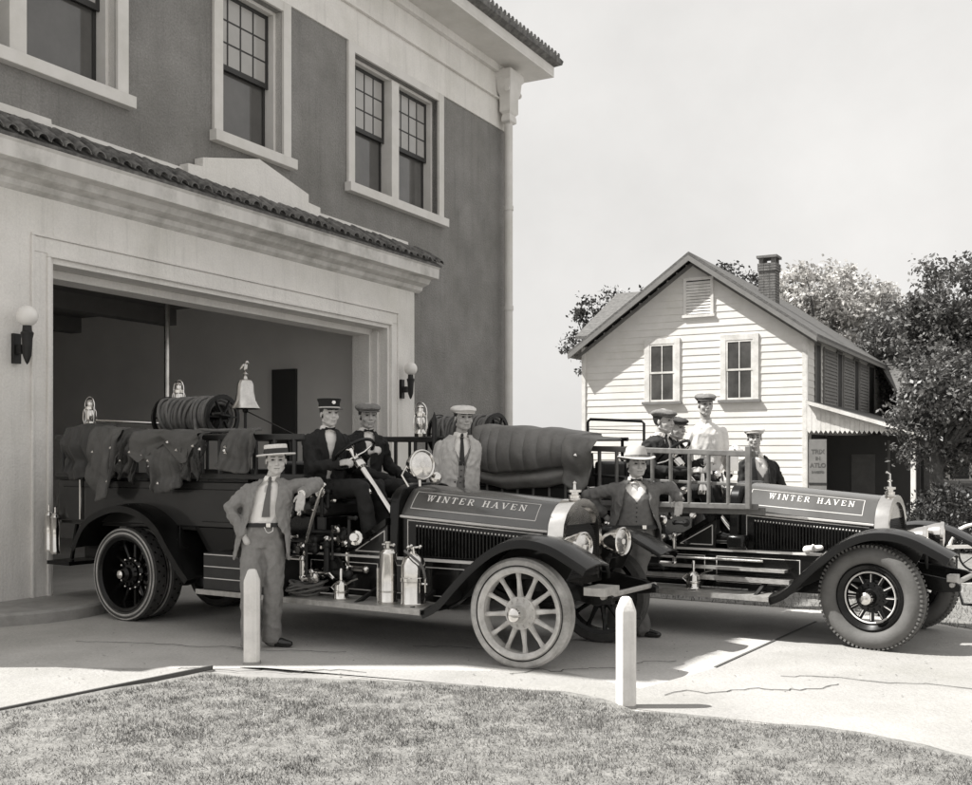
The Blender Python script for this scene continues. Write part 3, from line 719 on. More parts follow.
def engine(name, label, loc, rz, kind):
    E = thing(name, label, 'fire engine', loc, rz, 'fire engines parked on the drive')
    L = kind == 'L'
    # --- chassis
    b = MB()
    xr = -5.7
    for s in (-1, 1):
        y = s*.42
        b.prism([(xr,.56),(xr,.74),(-.1,.70),(.30,.66),(.55,.62),(.66,.57),(.66,.52),(.50,.50),(.2,.56),(-.2,.58)], lambda x,z,h: (x,h,z), y-.03, y+.03)
    for x in (xr+.04, -4.1, -3.1, -2.0, -1.2, -.4): b.box(x-.04, x+.04, -.389, .389, .57, .70)
    b.build('chassis_frame', M['black'], E, bevel=.005, recalc=True)
    b = MB()
    b.prism(arc((0,0),.001,0,1,1)[:1]+[( .0,.40),(.0,.48)] if False else [(-.03,.40),(.03,.40),(.03,.47),(-.03,.47)], lambda x,z,h: (x,h,z), -.62, .62)
    b.cyl((-4.62,-.5,.48),(-4.62,.5,.48),.055,.055,16); b.ell((-4.62,0,.48),(.2,.18,.2),None,20,14)
    each(b, 'axle', M['iron'], E)
    b = MB()
    for s in (-1, 1):
        for (xc, zt, L2, zb) in ((0,.60,.50,.48),(-4.62,.68,.62,.52)):
            for k in range(5):
                l = L2*(1-.16*k); n = 8; P = [(xc-l+2*l*i/n, zt-(zt-zb)*(1-((2*i/n-1)*l/L2)**2)-.014*k) for i in range(n+1)]
                for i in range(n): b.bar((P[i][0],s*.42,P[i][1]),(P[i+1][0],s*.42,P[i+1][1]),.055,.011)
    each(b, 'leaf_spring', M['iron'], E)
    # --- wheels
    if L:
        make_wheel(E, 0, -.70, .435, 'solid', steer=R(5)); make_wheel(E, 0, .70, .435, 'far', steer=R(5), side=1)
        make_wheel(E, -4.62, -.70, .475, 'dual'); make_wheel(E, -4.62, .70, .475, 'dual', side=1)
    else:
        make_wheel(E, 0, -.70, .455, 'pneu', steer=R(-7)); make_wheel(E, 0, .70, .455, 'pneu', steer=R(-7), side=1)
        make_wheel(E, -4.62, -.70, .475, 'dual'); make_wheel(E, -4.62, .70, .475, 'dual', side=1)
    # --- mudguards
    FPf = spline([(-.86,.40),(-.72,.47),(-.55,.64),(-.38,.80),(-.2,.93),(-.02,1.005),(.17,1.02),(.36,.98),(.55,.89),(.66,.83)], 5)
    RPf = spline([(-5.3,.72),(-5.15,.95),(-4.95,1.08),(-4.62,1.17),(-4.3,1.14),(-4.02,1.0),(-3.84,.80),(-3.68,.62),(-3.55,.5)], 5)
    for s in (-1, 1):
        if s < 0:
            fender(FPf, -.88, -.50).build('front_mudguard', M['black'], E, recalc=True); fender(RPf, -.92, -.44, .02).build('rear_mudguard', M['black'], E, recalc=True)
        else:
            q = fender([(x,z) for x,z in FPf], -.88, -.50); q.v = [(x,-y,z) for x,y,z in q.v]; q.build('front_mudguard', M['black'], E, recalc=True)
            q = fender(RPf, -.92, -.44, .02); q.v = [(x,-y,z) for x,y,z in q.v]; q.build('rear_mudguard', M['black'], E, recalc=True)
        # valance between hood sill and mudguard
        b = MB(); b.prism([(-.78,.44),(-.5,.66),(-.36,.79),(-.18,.92),(0,.985),(.17,1.0),(.33,.965),(.42,.92),(.3,.70),(-.3,.66),(-.78,.42)], lambda x,z,h: (x,h,z), s*.49, s*.505)
        b.build('mudguard_valance', M['paint'], E, recalc=True)
        # running board
        b = MB(); b.box(-3.45,-.84, *(sorted((s*.48,s*.90))), .375, .405); rb = b.build('running_board', M['black'], E, bevel=.004)
        b = MB(); b.box(-3.43,-.86, *(sorted((s*.50,s*.885))), .406, .412)
        b.box(-3.45,-.84, *(sorted((s*.901,s*.915))), .372, .418)
        b.build('tread_plate', M['plate'], rb)
        b = MB()
        for x in (-3.2,-2.4,-1.6,-1.0): b.bar((x,s*.44,.52),(x,s*.86,.38),.03,.03)
        each(b, 'board_bracket', M['iron'], rb)
        # side apron above running board
        b = MB(); b.box(-3.45,-.5,*(sorted((s*.455,s*.475))),.42,.76)
        ap = b.build('side_apron', M['black'], E)
        b = MB()
        for (xa, xb) in ((-3.3,-2.5),(-2.4,-1.62),(-1.5,-.7)):
            for z in (.47,.71): b.box(xa,xb,*(sorted((s*.476,s*.479))),z,z+.007)
            for x in (xa,xb): b.box(x,x+.007,*(sorted((s*.476,s*.479))),.47,.717)
        b.box(-3.45,-.5,*(sorted((s*.44,s*.50))),.765,.785)
        b.build('pinstripe', M['line'], ap)
    # --- hood: two sloping leaves above louvred sides
    ST = [(x, .42-.075*(x+1.4)/1.43, .235-.045*(x+1.4)/1.43, 1.155-.089*(x+1.4)/1.43, 1.375-.105*(x+1.4)/1.43) for x in (-1.4,-1.05,-.7,-.35,.03)]
    rings = []
    for x, hw, tw, zs, zt in ST:
        p = [(-hw, zs), (-hw+.012, zs+.018)]
        for k in range(1, 7):
            t = k/6; q = (-hw+.012+(hw-.012-tw)*t, zs+.018+(zt-zs-.018)*t+.018*math.sin(PI*t)); p.append(q)
        for k in range(1, 5):
            t = k/4; p.append((-tw+tw*t, zt+.035*math.sin(PI*t/2)))
        p = p+[(-y, z) for y, z in p[-2::-1]]
        rings.append([(x, y, z) for y, z in p])
    b = MB(); b.loft(rings); hood = b.build('hood', M['paint_sky'], E, smooth=30, recalc=True)
    def hw_at(x): t = (x+1.40)/1.43; return .42-.075*t
    def zs_at(x): t = (x+1.40)/1.43; return 1.155-.089*t
    for s in (-1, 1):
        b = MB(); rg = [[(x, s*(hw-.012), .72), (x, s*(hw-.012), zs-.001), (x, s*(hw-.03), zs-.001), (x, s*(hw-.03), .72)] for x, hw, tw, zs, zt in ST]
        b.loft(rg); hs = b.build('hood_side', M['black'], E, recalc=True, smooth=20)
        b = MB(); bl = MB(); bs = MB()
        for i in range(34):
            x = -1.24+i*.034; y = s*(hw_at(x)-.010)
            b.ell((x, y, zs_at(x)-.085), (.009,.007,.009), None, 8, 6)
            bs.prism([(x-.012,.0),(x+.004,.014),(x+.008,0)], lambda a,d,h: (a, s*(hw_at(a)-.011+d), h), .80, zs_at(x)-.10)
        rg = [[(x, s*(hw_at(x)-.008), zs_at(x)-.03), (x, s*(hw_at(x)+.012), zs_at(x)-.022), (x, s*(hw_at(x)+.012), zs_at(x)-.008), (x, s*(hw_at(x)-.008), zs_at(x)-.003)] for x in (-1.42,-1,-.5,.03)]
        bl.loft(rg)
        bl.loft([[(x, s*(hw_at(x)-.011), zs_at(x)-.048), (x, s*(hw_at(x)-.0085), zs_at(x)-.048), (x, s*(hw_at(x)-.0085), zs_at(x)-.040), (x, s*(hw_at(x)-.011), zs_at(x)-.040)] for x in (-1.34,-1,-.5,-.02)])
        bl.box(-1.34,-1.332,*sorted((s*(hw_at(-1.34)-.012),s*(hw_at(-1.34)-.0085))), .76, zs_at(-1.34)-.05)
        b.build('louvre_rivet', M['line'], hs); bs.build('louvre_row', M['black'], hs, recalc=True); bl.build('hood_moulding', M['line'], hs, recalc=True)
    # lettering on the near and far leaves
    for s in (-1, 1):
        def fn(x, v, h):
            xx = x if s < 0 else -1.37-x
            t = (xx+1.40)/1.43; hw = hw_at(xx)-.012; tw = .235-.045*t; z0 = zs_at(xx)+.018; z1 = 1.375-.105*t
            k = v/.29; y = hw+(tw-hw)*k; z = z0+(z1-z0)*k+.018*math.sin(PI*min(1,max(0,k)))
            nn = Vector((0, (z1-z0), (hw-tw))).normalized(); return (xx, s*(y+nn.y*h), z+nn.z*h)
        b = MB(); lettering(b, 'WINTER HAVEN', fn, -1.20 if L else -1.12, -.22 if L else -.20, .135, .215, gap=.42); b.build('lettering', M['letter'], hood, smooth=0, recalc=True)
        b = MB()
        for (x0, x1, v0, v1) in ((-1.33,-.10,.045,.052),(-1.33,-.10,.25,.256)):
            for i in range(8):
                xa = x0+(x1-x0)*i/8; xb = x0+(x1-x0)*(i+1)/8
                b.hexa([fn(xa,v0,.0005),fn(xb,v0,.0005),fn(xb,v1,.0005),fn(xa,v1,.0005),fn(xa,v0,.002),fn(xb,v0,.002),fn(xb,v1,.002),fn(xa,v1,.002)])
        for x in (-1.33,-.105):
            for i in range(6):
                va = .052+.198*i/6; vb = .052+.198*(i+1)/6
                b.hexa([fn(x,va,.0005),fn(x+.006,va,.0005),fn(x+.006,vb,.0005),fn(x,vb,.0005),fn(x,va,.002),fn(x+.006,va,.002),fn(x+.006,vb,.002),fn(x,vb,.002)])
        b.build('hood_pinstripe', M['line'], hood, smooth=0, recalc=True)
    # --- radiator
    def arch(hw, zb, zs, zt, n=10):
        p = [(-hw, zb), (-hw, zs)]
        for i in range(1, n): t = PI-PI*i/n; p.append((hw*math.cos(t), zs+(zt-zs)*math.sin(t)))
        return p+[(hw, zs), (hw, zb)]
    xr0 = .035
    b = MB(); o1 = arch(.355,.60,1.02,1.315); i1 = arch(.30,.66,1.0,1.25)
    rings = [[(xr0,y,z) for y,z in o1],[(xr0+.12,y,z) for y,z in o1],[(xr0+.14,y*.985,z) for y,z in o1],[(xr0+.14,y,z) for y,z in i1],[(xr0+.10,y,z) for y,z in i1]]
    b.loft(rings, cap=False); sh = b.build('radiator', M['nickel'], E, smooth=40, recalc=True)
    b = MB(); b.prism(arch(.298,.66,.98,1.13), lambda y,z,x: (x,y,z), xr0+.05, xr0+.10)
    for i in range(28): b.box(xr0+.10,xr0+.112,-.29,.29,.68+i*.0158,.684+i*.0158)
    b.build('radiator_core', M['iron'], sh)
    b = MB(); b.prism(arch(.298,1.10,1.11,1.245), lambda y,z,x: (x,y,z), xr0+.05, xr0+.115); b.build('radiator_tank', M['brass'], sh)
    b = MB(); b.lathe([(0,0),(.05,0),(.052,.03),(.035,.035),(.035,.05),(.06,.055),(.06,.075),(.015,.08),(.012,.12),(.02,.13),(.0,.15)], (xr0+.06,0,1.31), n=20)
    if not L: b.bar((xr0+.06,-.07,1.44),(xr0+.06,.07,1.44),.012,.012); b.tube([(xr0+.06,0,1.45),(xr0+.06,.0,1.50),(xr0+.02,0,1.52)],.012,8)
    b.build('radiator_cap', M['nickel'], sh)
    # --- lamps
    for s in (-1, 1):
        hl = headlamp(E, 'headlight', (.36, s*.36, .94), (1,-.12 if L else .15,0), .115, .20)
        b = MB(); b.tube([(.26,s*.36,.84),(.22,s*.36,.74),(.22,s*.40,.62)],.016,8); b.tube([(.27,s*.25,.80),(.25,s*.36,.80),(.27,s*.47,.80)],.013,8); b.build('lamp_bracket', M['iron'], hl)
    # starter crank, front tow hooks
    b = MB(); b.tube([(.2,0,.50),(.56,0,.50),(.60,0,.36),(.70,0,.36)],.014,8); b.build('starting_crank', M['iron'], E)
    b = MB(); b.cyl((.60,-.5,.575),(.60,.5,.575),.022,.022,12); b.box(.52,.70,-.66,-.40,.60,.665) if L else b.box(.56,.64,-.50,-.36,.60,.66)
    b.build('front_bar', M['plate'], E, bevel=.004)
    b = MB(); b.tube([(-.2,-.3,.50),(.12,-.45,.45),(.14,.45,.45)],.016,8); b.box(-.6,.25,-.32,.32,.46,.56); b.build('tie_rod', M['iron'], E)
    b = MB(); b.prism([(-1.4,.42),(-1.4,.75),(.0,.75),(.0,.5),(-.9,.40)], lambda x,z,h: (x,h,z), -.25, .25); b.build('crankcase', M['iron'], E, recalc=True)
    # --- dash / cowl board
    b = MB(); p = []
    for i in range(13):
        t = PI-PI*i/12; p.append((.46*math.copysign(abs(math.cos(t))**.6, math.cos(t)), 1.16+.27*abs(math.sin(t))**.7))
    b.prism([(-.46,.72)]+p+[(.46,.72)], lambda y,z,x: (x,y,z), -1.50, -1.405); b.build('dashboard', M['black'], E, bevel=.012, smooth=40, recalc=True)
    b = MB()
    for k in range(4): b.lathe([(0,0),(.05,0),(.05,.03),(0,.03)], (-1.50,-.26+k*.17,1.22), (-1,0,0), 16)
    each(b, 'gauge', M['nickel'], E)
    # --- footboard with triangular side panel
    b = MB(); b.prism([(-1.51,1.12),(-1.51,1.06),(-1.94,.80),(-2.9,.80),(-2.9,.85),(-1.96,.85)], lambda x,z,h: (x,h,z), -.50, .50)
    b.build('footboard', M['black'], E, recalc=True)
    for s in (-1, 1):
        b = MB(); b.prism([(-1.51,1.08),(-1.51,.79),(-1.97,.79)], lambda x,z,h: (x,h,z), s*.455, s*.475); tp = b.build('toe_panel', M['paint'], E, recalc=True)
        b = MB()
        for A, B in (((-1.54,1.01),(-1.54,.82)),((-1.54,.82),(-1.87,.82)),((-1.87,.82),(-1.54,1.01))): b.bar((A[0],s*.477,A[1]),(B[0],s*.477,B[1]),.004,.009)
        b.build('pinstripe', M['line'], tp)
    # --- seats
    sx = -2.42
    for yc in (-.30, .30):
        b = MB(); b.box(sx-.28,sx+.26,yc-.25,yc+.25,1.12,1.25); b.box(sx-.36,sx-.26,yc-.26,yc+.26,1.2,1.62)
        b.build('seat', M['leather'], E, bevel=.035)
    b = MB(); b.box(sx-.34,sx+.24,-.52,.52,.86,1.118); b.build('seat_box', M['black'], E, bevel=.01)
    b = MB()
    for s in (-1, 1): b.tube([(sx+.26,s*.60,1.12),(sx+.26,s*.60,1.36),(sx+.20,s*.60,1.44),(sx-.34,s*.60,1.48),(sx-.36,s*.60,1.7)],.016,8)
    each(b, 'seat_rail', M['iron'], E)
    # --- steering
    hub = Vector((-2.02,-.30,1.66)); foot = Vector((-1.55,-.30,1.10)); a = (foot-hub).normalized()
    b = MB(); b.cyl(foot+a*.2, hub, .030, .026, 14); b.lathe([(0,0),(.05,0),(.05,.08),(.03,.1),(0,.1)], hub+a*.04, a, 16)
    st = b.build('steering_column', M['nickel'], E)
    b = MB(); _, u, w = b.frame(a)
    b.tube([hub-a*.03+u*math.cos(t)*.215+w*math.sin(t)*.215 for t in [2*PI*i/32 for i in range(32)]], .016, 8, closed=True); b.build('steering_wheel', M['black'], st)
    b = MB()
    for k in range(4):
        t = PI/4+k*PI/2; b.tube([hub, hub-a*.0+u*math.cos(t)*.1+w*math.sin(t)*.1, hub-a*.03+u*math.cos(t)*.21+w*math.sin(t)*.21], .011, 6)
    b.cyl(hub, hub-a*.09, .03, .02, 12); b.tube([hub-a*.08, hub-a*.09+u*.1], .008, 6); b.tube([hub-a*.08, hub-a*.09-u*.09+w*.05], .008, 6)
    b.build('wheel_spokes', M['nickel'], st)
    b = MB()
    for dy, lx in ((0,.0),(-.06,.06)):
        b.tube([(-2.30,-.66+dy,.66),(-2.28+lx,-.66+dy,.95),(-2.12+lx,-.66+dy,1.36),(-2.09+lx,-.66+dy,1.40)],.013,8); b.ell((-2.09+lx,-.66+dy,1.41),.024,None,10,8)
    b.cyl((-2.2,-.62,1.18),(-2.2,-.78,1.18),.012,.012,8); b.tube([(-2.28,-.64,.62),(-2.0,-.68,.62),(-1.95,-.68,.58)],.016,8)
    b.build('brake_lever', M['nickel'] if L else M['iron'], E)
    # pump works under the seat
    b = MB(); b.cyl((-2.5,-.40,.62),(-2.5,.40,.62),.20,.20,24); b.cyl((-2.9,-.36,.72),(-2.9,.2,.72),.15,.15,20); b.ell((-2.15,-.36,.78),(.12,.12,.16))
    b.box(-3.0,-2.0,-.40,.40,.45,.60); each(b, 'pump_body', M['iron'], E)
    plumbing(E, -3.0,-1.75, -.62,-.40, .62,1.34, 26, 5 if L else 8)
    plumbing(E, -3.0,-2.0, -.85,-.5, .58,1.0, 8, 15 if L else 18)
    # --- hose body
    xb0, xb1 = -5.85, -2.98
    b = MB()
    for s in (-1, 1): b.box(xb0,xb1,*sorted((s*.64,s*.67)),.98,1.42)
    b.box(xb0,xb1,-.638,.638,.94,.99); b.box(xb1-.03,xb1,-.638,.638,.99,1.55); b.box(xb0,xb0+.03,-.638,.638,.99,1.42)
    hb = b.build('hose_body', M['paint'], E, bevel=.01)
    b = MB()
    for s in (-1, 1):
        b.box(xb0,xb1,*sorted((s*.60,s*.70)),1.421,1.45)
        b.box(xb0+.1,xb1-.1,*sorted((s*.671,s*.675)),1.34,1.35); b.box(-3.62,xb1-.1,*sorted((s*.671,s*.675)),1.03,1.04)
    each(b, 'body_rail', M['black'], hb)
    # lower side box between rear mudguard and seat
    b = MB(); b.prism([(-3.55,.56),(-3.55,.72),(-3.75,.98),(-2.98,.98),(-2.98,.80),(-3.3,.72),(-3.3,.56)], lambda x,z,h: (x,h,z), -.66, .66); b.build('side_locker', M['black'], E, recalc=True, bevel=.01)
    # upper rail on stanchions
    b = MB()
    for s in (-1, 1):
        y = s*.62
        for x in (-5.8,-5.1,-4.4,-3.7,-3.05): b.cyl((x,y,1.44),(x,y,1.86),.018,.018,10)
        b.cyl((xb0,y,1.875),(xb1,y,1.86),.022,.022,12)
    each(b, 'ladder_rack', M['black'], E)
    # tail step
    b = MB(); b.box(-5.98,-5.6,-.72,.72,.50,.54); b.bar((-5.85,-.5,.55),(-5.75,-.5,.98),.03,.03); b.bar((-5.85,.5,.55),(-5.75,.5,.98),.03,.03); b.build('tail_step', M['black'], E)
    # hose reel on top of the bed with the hose wound on it
    rx = -4.45 if L else -4.72; rz_ = 2.08 if L else 1.93
    b = MB()
    for xx in (rx-.42, rx+.40):
        b.lathe([(.0,-.012),(.05,-.012),(.05,.012),(0,.012)], (xx,0,rz_), (1,0,0), 20)
        b.lathe([(.19,-.012),(.235,-.012),(.235,.012),(.19,.012)], (xx,0,rz_), (1,0,0), 36, closed=True)
        for k in range(6):
            t = k*PI/3; b.bar((xx,.04*math.cos(t),rz_+.04*math.sin(t)),(xx,.21*math.cos(t),rz_+.21*math.sin(t)),.016,.03,(1,0,0))
        b.cyl((xx,-.03,1.45),(xx,-.03,2.06),.02,.02,10); b.bar((xx,-.5,1.86),(xx,.5,1.86),.03,.03)
    b.cyl((rx-.46,0,rz_),(rx+.50,0,rz_),.03,.03,12); b.cyl((rx+.5,0,rz_),(rx+.5,-.22,rz_+.02),.014,.014,8); b.cyl((rx+.47,-.2,rz_+.02),(rx+.6,-.2,rz_+.02),.018,.018,8)
    rl = b.build('hose_reel', M['iron'], E)
    b = MB(); rs = random.Random(3)
    for lay, (rr, nn) in enumerate(((.15,19),(.185,18),(.215,9))):
        for k in range(nn):
            xx = rx-.38+.74*(k+.5)/nn+rs.uniform(-.006,.006); ti = rs.uniform(-.12,.12) if lay == 1 else (rs.uniform(-.5,.5) if lay == 2 else 0); ph = rs.uniform(0,6)
            b.tube([(xx+ti*.22*math.cos(t+ph), (rr+.006*math.sin(2*t+ph))*math.cos(t), rz_+(rr+.006*math.sin(3*t))*math.sin(t)) for t in [2*PI*i/28 for i in range(28)]], .019, 7, closed=True)
    b.tube(spline([(rx+.2,-.2,rz_),(rx+.30,-.27,rz_-.15),(rx+.5,-.4,1.93),(rx+.75,-.42,1.92),(rx+.9,-.3,1.93)],6),.019,8)
    b.build('wound_hose', M['hose'], rl)
    if L:
        bx, bz = -3.72, 2.16
        b = MB(); b.lathe([(.0,.30),(.03,.30),(.065,.285),(.082,.25),(.09,.16),(.105,.08),(.135,.03),(.155,.0),(.15,-.006),(.13,.01),(.09,.05),(.0,.06)], (bx,0,bz), n=36)
        bell = b.build('bell', M['brass'], E)
        b = MB(); b.lathe([(0,.29),(.022,.30),(.018,.33),(.03,.35),(.012,.37),(0,.38)], (bx,0,bz), n=14)
        b.ell((bx,0,bz+.42),(.022,.02,.045)); b.ell((bx+.02,0,bz+.475),(.02,.013,.016)); b.cap((bx+.035,0,bz+.475),(bx+.052,0,bz+.462),.006,.002,8)
        b.cap((bx-.008,-.018,bz+.44),(bx-.045,-.03,bz+.40),.018,.006,8); b.cap((bx-.008,.018,bz+.44),(bx-.045,.03,bz+.40),.018,.006,8)
        b.build('eagle_finial', M['brass'], bell)
        b = MB(); b.tube([(bx,0,bz+.02),(bx,0,bz-.08),(bx+.0,0,1.87)],.016,8); b.ell((bx,0,bz-.02),.03); b.bar((bx,-.6,1.87),(bx,.6,1.87),.03,.03); b.tube([(bx+.02,0,bz-.03),(-2.95,-.1,1.88)],.006,6); b.build('bell_post', M['iron'], bell)
        lantern(E, 'lantern', (-5.68,-.40,1.98), .33); b = MB(); b.cyl((-5.68,-.40,1.45),(-5.68,-.40,1.985),.02,.02,10); b.build('lantern_post', M['iron'], E)
        lantern(E, 'lantern', (-4.83,.10,2.16), .30)
        b = MB(); b.cyl((-5.6,-.38,2.06),(-4.85,.0,2.02),.013,.013,8); b.build('nozzle_rod', M['nickel'], E)
        lantern(E, 'lantern', (-1.95,.62,1.86), .36)
        b = MB(); b.tube([(-1.78,.62,1.4),(-1.78,.62,2.02),(-1.78,.62,2.10)],[.02,.028,.004],10); b.build('post_finial', M['iron'], E)
        # spotlight on the cowl
        hl = headlamp(E, 'spotlight', (-1.22,-.36,1.59), (.95,-.34,.04), .125, .17)
        b = MB(); b.tube([(-1.30,-.28,1.40),(-1.30,-.28,1.5),(-1.24,-.33,1.56)],.014,8); b.tube([(-1.3,-.44,1.40),(-1.36,-.46,1.5),(-1.34,-.42,1.58)],.010,8); b.ell((-1.20,-.18,1.47),(.06,.05,.06)); b.build('lamp_bracket', M['nickel'], hl)
        # tool chest on the running board
        b = MB(); b.box(-3.38,-2.42,-.88,-.55,.414,.76); tb = b.build('tool_chest', M['wood_d'], E, bevel=.006)
        b = MB()
        for z in (.52,.63,.742): b.box(-3.37,-2.43,-.884,-.8805,z,z+.008)
        b.build('chest_line', M['line'], tb)
        b = MB(); b.cyl((-2.05,-.52,.66),(-2.05,-.60,.66),.075,.075,20); b.lathe([(.09,-.01),(.105,-.01),(.105,.01),(.09,.01)],(-2.05,-.55,.66),(0,1,0),24,closed=True); b.build('suction_cap', M['iron'], E)
        # things on the far rear: slim brass extinguisher on the tail
        for i, (dx, dz) in enumerate(((-5.82,.62),(-5.93,.64))):
            b = MB(); b.lathe([(0,0),(.05,0),(.052,.02),(.045,.03),(.045,.38),(.052,.39),(.03,.43),(.012,.44),(.012,.5),(0,.5)], (dx,-.73,dz), n=16); b.build('tail_canister', M['nickel'], E)
        b = MB(); b.cyl((-5.45,-.69,1.0),(-5.45,-.69,1.42),.014,.014,8); b.build('grab_handle', M['nickel'], E)
    else:
        b = MB(); b.box(-1.36,-1.18,-.60,-.45,.80,.93); b.build('ratchet_box', M['black'], E, bevel=.03)
        b = MB(); b.cap((-.62,-.52,.82),(-.50,-.50,.84),.035,.025); b.cap((-.56,-.52,.82),(-.55,-.56,.86),.02,.015); b.build('cotton_rag', M['shirt'], E)
        b = MB(); b.box(-2.4,-.75,-.62,-.48,.50,.54); b.box(-2.3,-.8,-.60,-.49,.60,.625); b.cyl((-2.9,-.66,.70),(-1.0,-.60,.70),.012,.012,8); each(b, 'side_rail', M['plate'], E)
        b = MB(); b.cyl((-2.12,-.52,.66),(-2.12,-.62,.66),.085,.085,20); b.build('suction_cap', M['iron'], E)
        b = MB(); b.box(-2.42,-1.62,-.84,-.56,.414,.425); b.build('ladder_mat', M['plate'], E)
        # low windscreen frame on the far side of the bed
        b = MB()
        b.tube([(-3.45,.55,1.45),(-3.45,.55,2.06),(-3.42,.55,2.09),(-2.78,.55,2.055),(-2.75,.55,2.03),(-2.75,.55,1.45)],.016,8); b.tube([(-3.45,.55,1.98),(-2.75,.55,1.95)],.006,6)
        b.build('rail_frame', M['iron'], E)
        b = MB(); b.tube([(-1.55,-.1,1.2),(-1.62,-.12,1.48),(-1.62,-.02,1.56)],.02,8); b.ell((-1.6,.1,1.5),(.05,.05,.06)); b.ell((-1.58,-.25,1.48),(.04,.04,.05)); b.box(-1.55,-1.52,-.16,.16,1.52,1.68); each(b, 'dash_fitting', M['nickel'], E)
        b = MB(); b.lathe([(0,0),(.05,0),(.06,.04),(.03,.1),(.02,.2),(0,.2)],(-1.66,-.44,1.3),n=14); b.build('horn', M['nickel'], E)
        for s in (-1,1):
            pass
    if not L:      # this engine has the shorter bonnet
        for o in [o for o in COL.objects if o.parent == E]:
            n_ = o.name.split('.')[0]
            if n_ in ('hood', 'hood_side', 'radiator'): o.scale.x = .844; o.location.x = -.098
            elif n_ in ('dashboard', 'gauge'): o.location.x = .12
    return E
LO = Vector((.66, 8.997, 0)); LA = R(-32.6)
RO = Vector((3.32+.391, 9.2+.58, 0)); RA = R(-34)
LO = Vector((.66, 8.997, 0))
eL = engine('fire_engine', 'fire engine with pale wooden-spoked front wheel, brass bell and spotlight, backed out of the doorway', LO, LA, 'L')
eR = engine('fire_engine', 'fire engine with fat ballooned front tyre and brown side ladder, standing before the white house', RO, RA, 'R')
def loc2w(E_O, ang, p):
    return Vector(E_O)+Matrix.Rotation(ang,3,'Z')@Vector(p)
def on_plane(O, ang, px, py, c):
    """pixel -> local point on the vertical plane y=c of an engine"""
    x = Vector((math.cos(ang), math.sin(ang), 0)); y = Vector((-math.sin(ang), math.cos(ang), 0))
    r = Vector(((px-486)/FOC, 1, -(py-458)/FOC)); C = Vector((0,0,EYE)); t = (c-(C-Vector(O)).dot(y))/r.dot(y); P = C+r*t-Vector(O)
    return (P.dot(x), P.z)

# ladders (lift off)
def ladder(label, O, ang, x0, x1, y, zb0, zt0, zb1, zt1, n, m, heavy=False):
    t = thing('ladder', label, 'ladder', O, ang, 'ladders carried on the fire engines')
    w = .032 if not heavy else .045
    for (a, b_) in ((zb0, zb1), (zt0, zt1)):
        q = MB(); q.bar((x0,y,a),(x1,y,b_), w, .055); q.build('rail', m, t, bevel=.008)
    for i in range(n):
        k = (i+.5)/n; x = x0+(x1-x0)*k; za = zb0+(zb1-zb0)*k; zt = zt0+(zt1-zt0)*k
        q = MB(); q.cyl((x,y,za+.02),(x,y,zt-.02),.019,.019,10); q.build('rung', m, t)
    return t
ladder('dark wooden ladder carried on edge beneath the row of dark coats', LO, LA, -5.85, -2.28, -.70, 1.475, 1.87, 1.475, 1.84, 15, M['wood_d'])
ladder('dark wooden ladder behind the two seated men in black and the spotlight', LO, LA, -5.4, -1.70, .70, 1.50, 1.88, 1.46, 1.83, 15, M['wood_d'])
ladder('brown wooden ladder on edge, on which the man in the fedora rests his arm', RO, RA, -4.3, -1.02, -.66, 1.20, 1.80, 1.20, 1.685, 17, M['wood'])
b = MB(); b.bar((-1.10,-.70,1.18),(-1.10,-.70,1.76),.055,.05,(1,0,0)); b.bar((-1.1,-.62,1.4),(-2.4,-.62,1.44),.03,.03); b.bar((-2.9,-.60,1.16),(-.98,-.60,1.16),.05,.07); each(b, 'ladder_bracket', M['wood'], eR, bevel=.006)

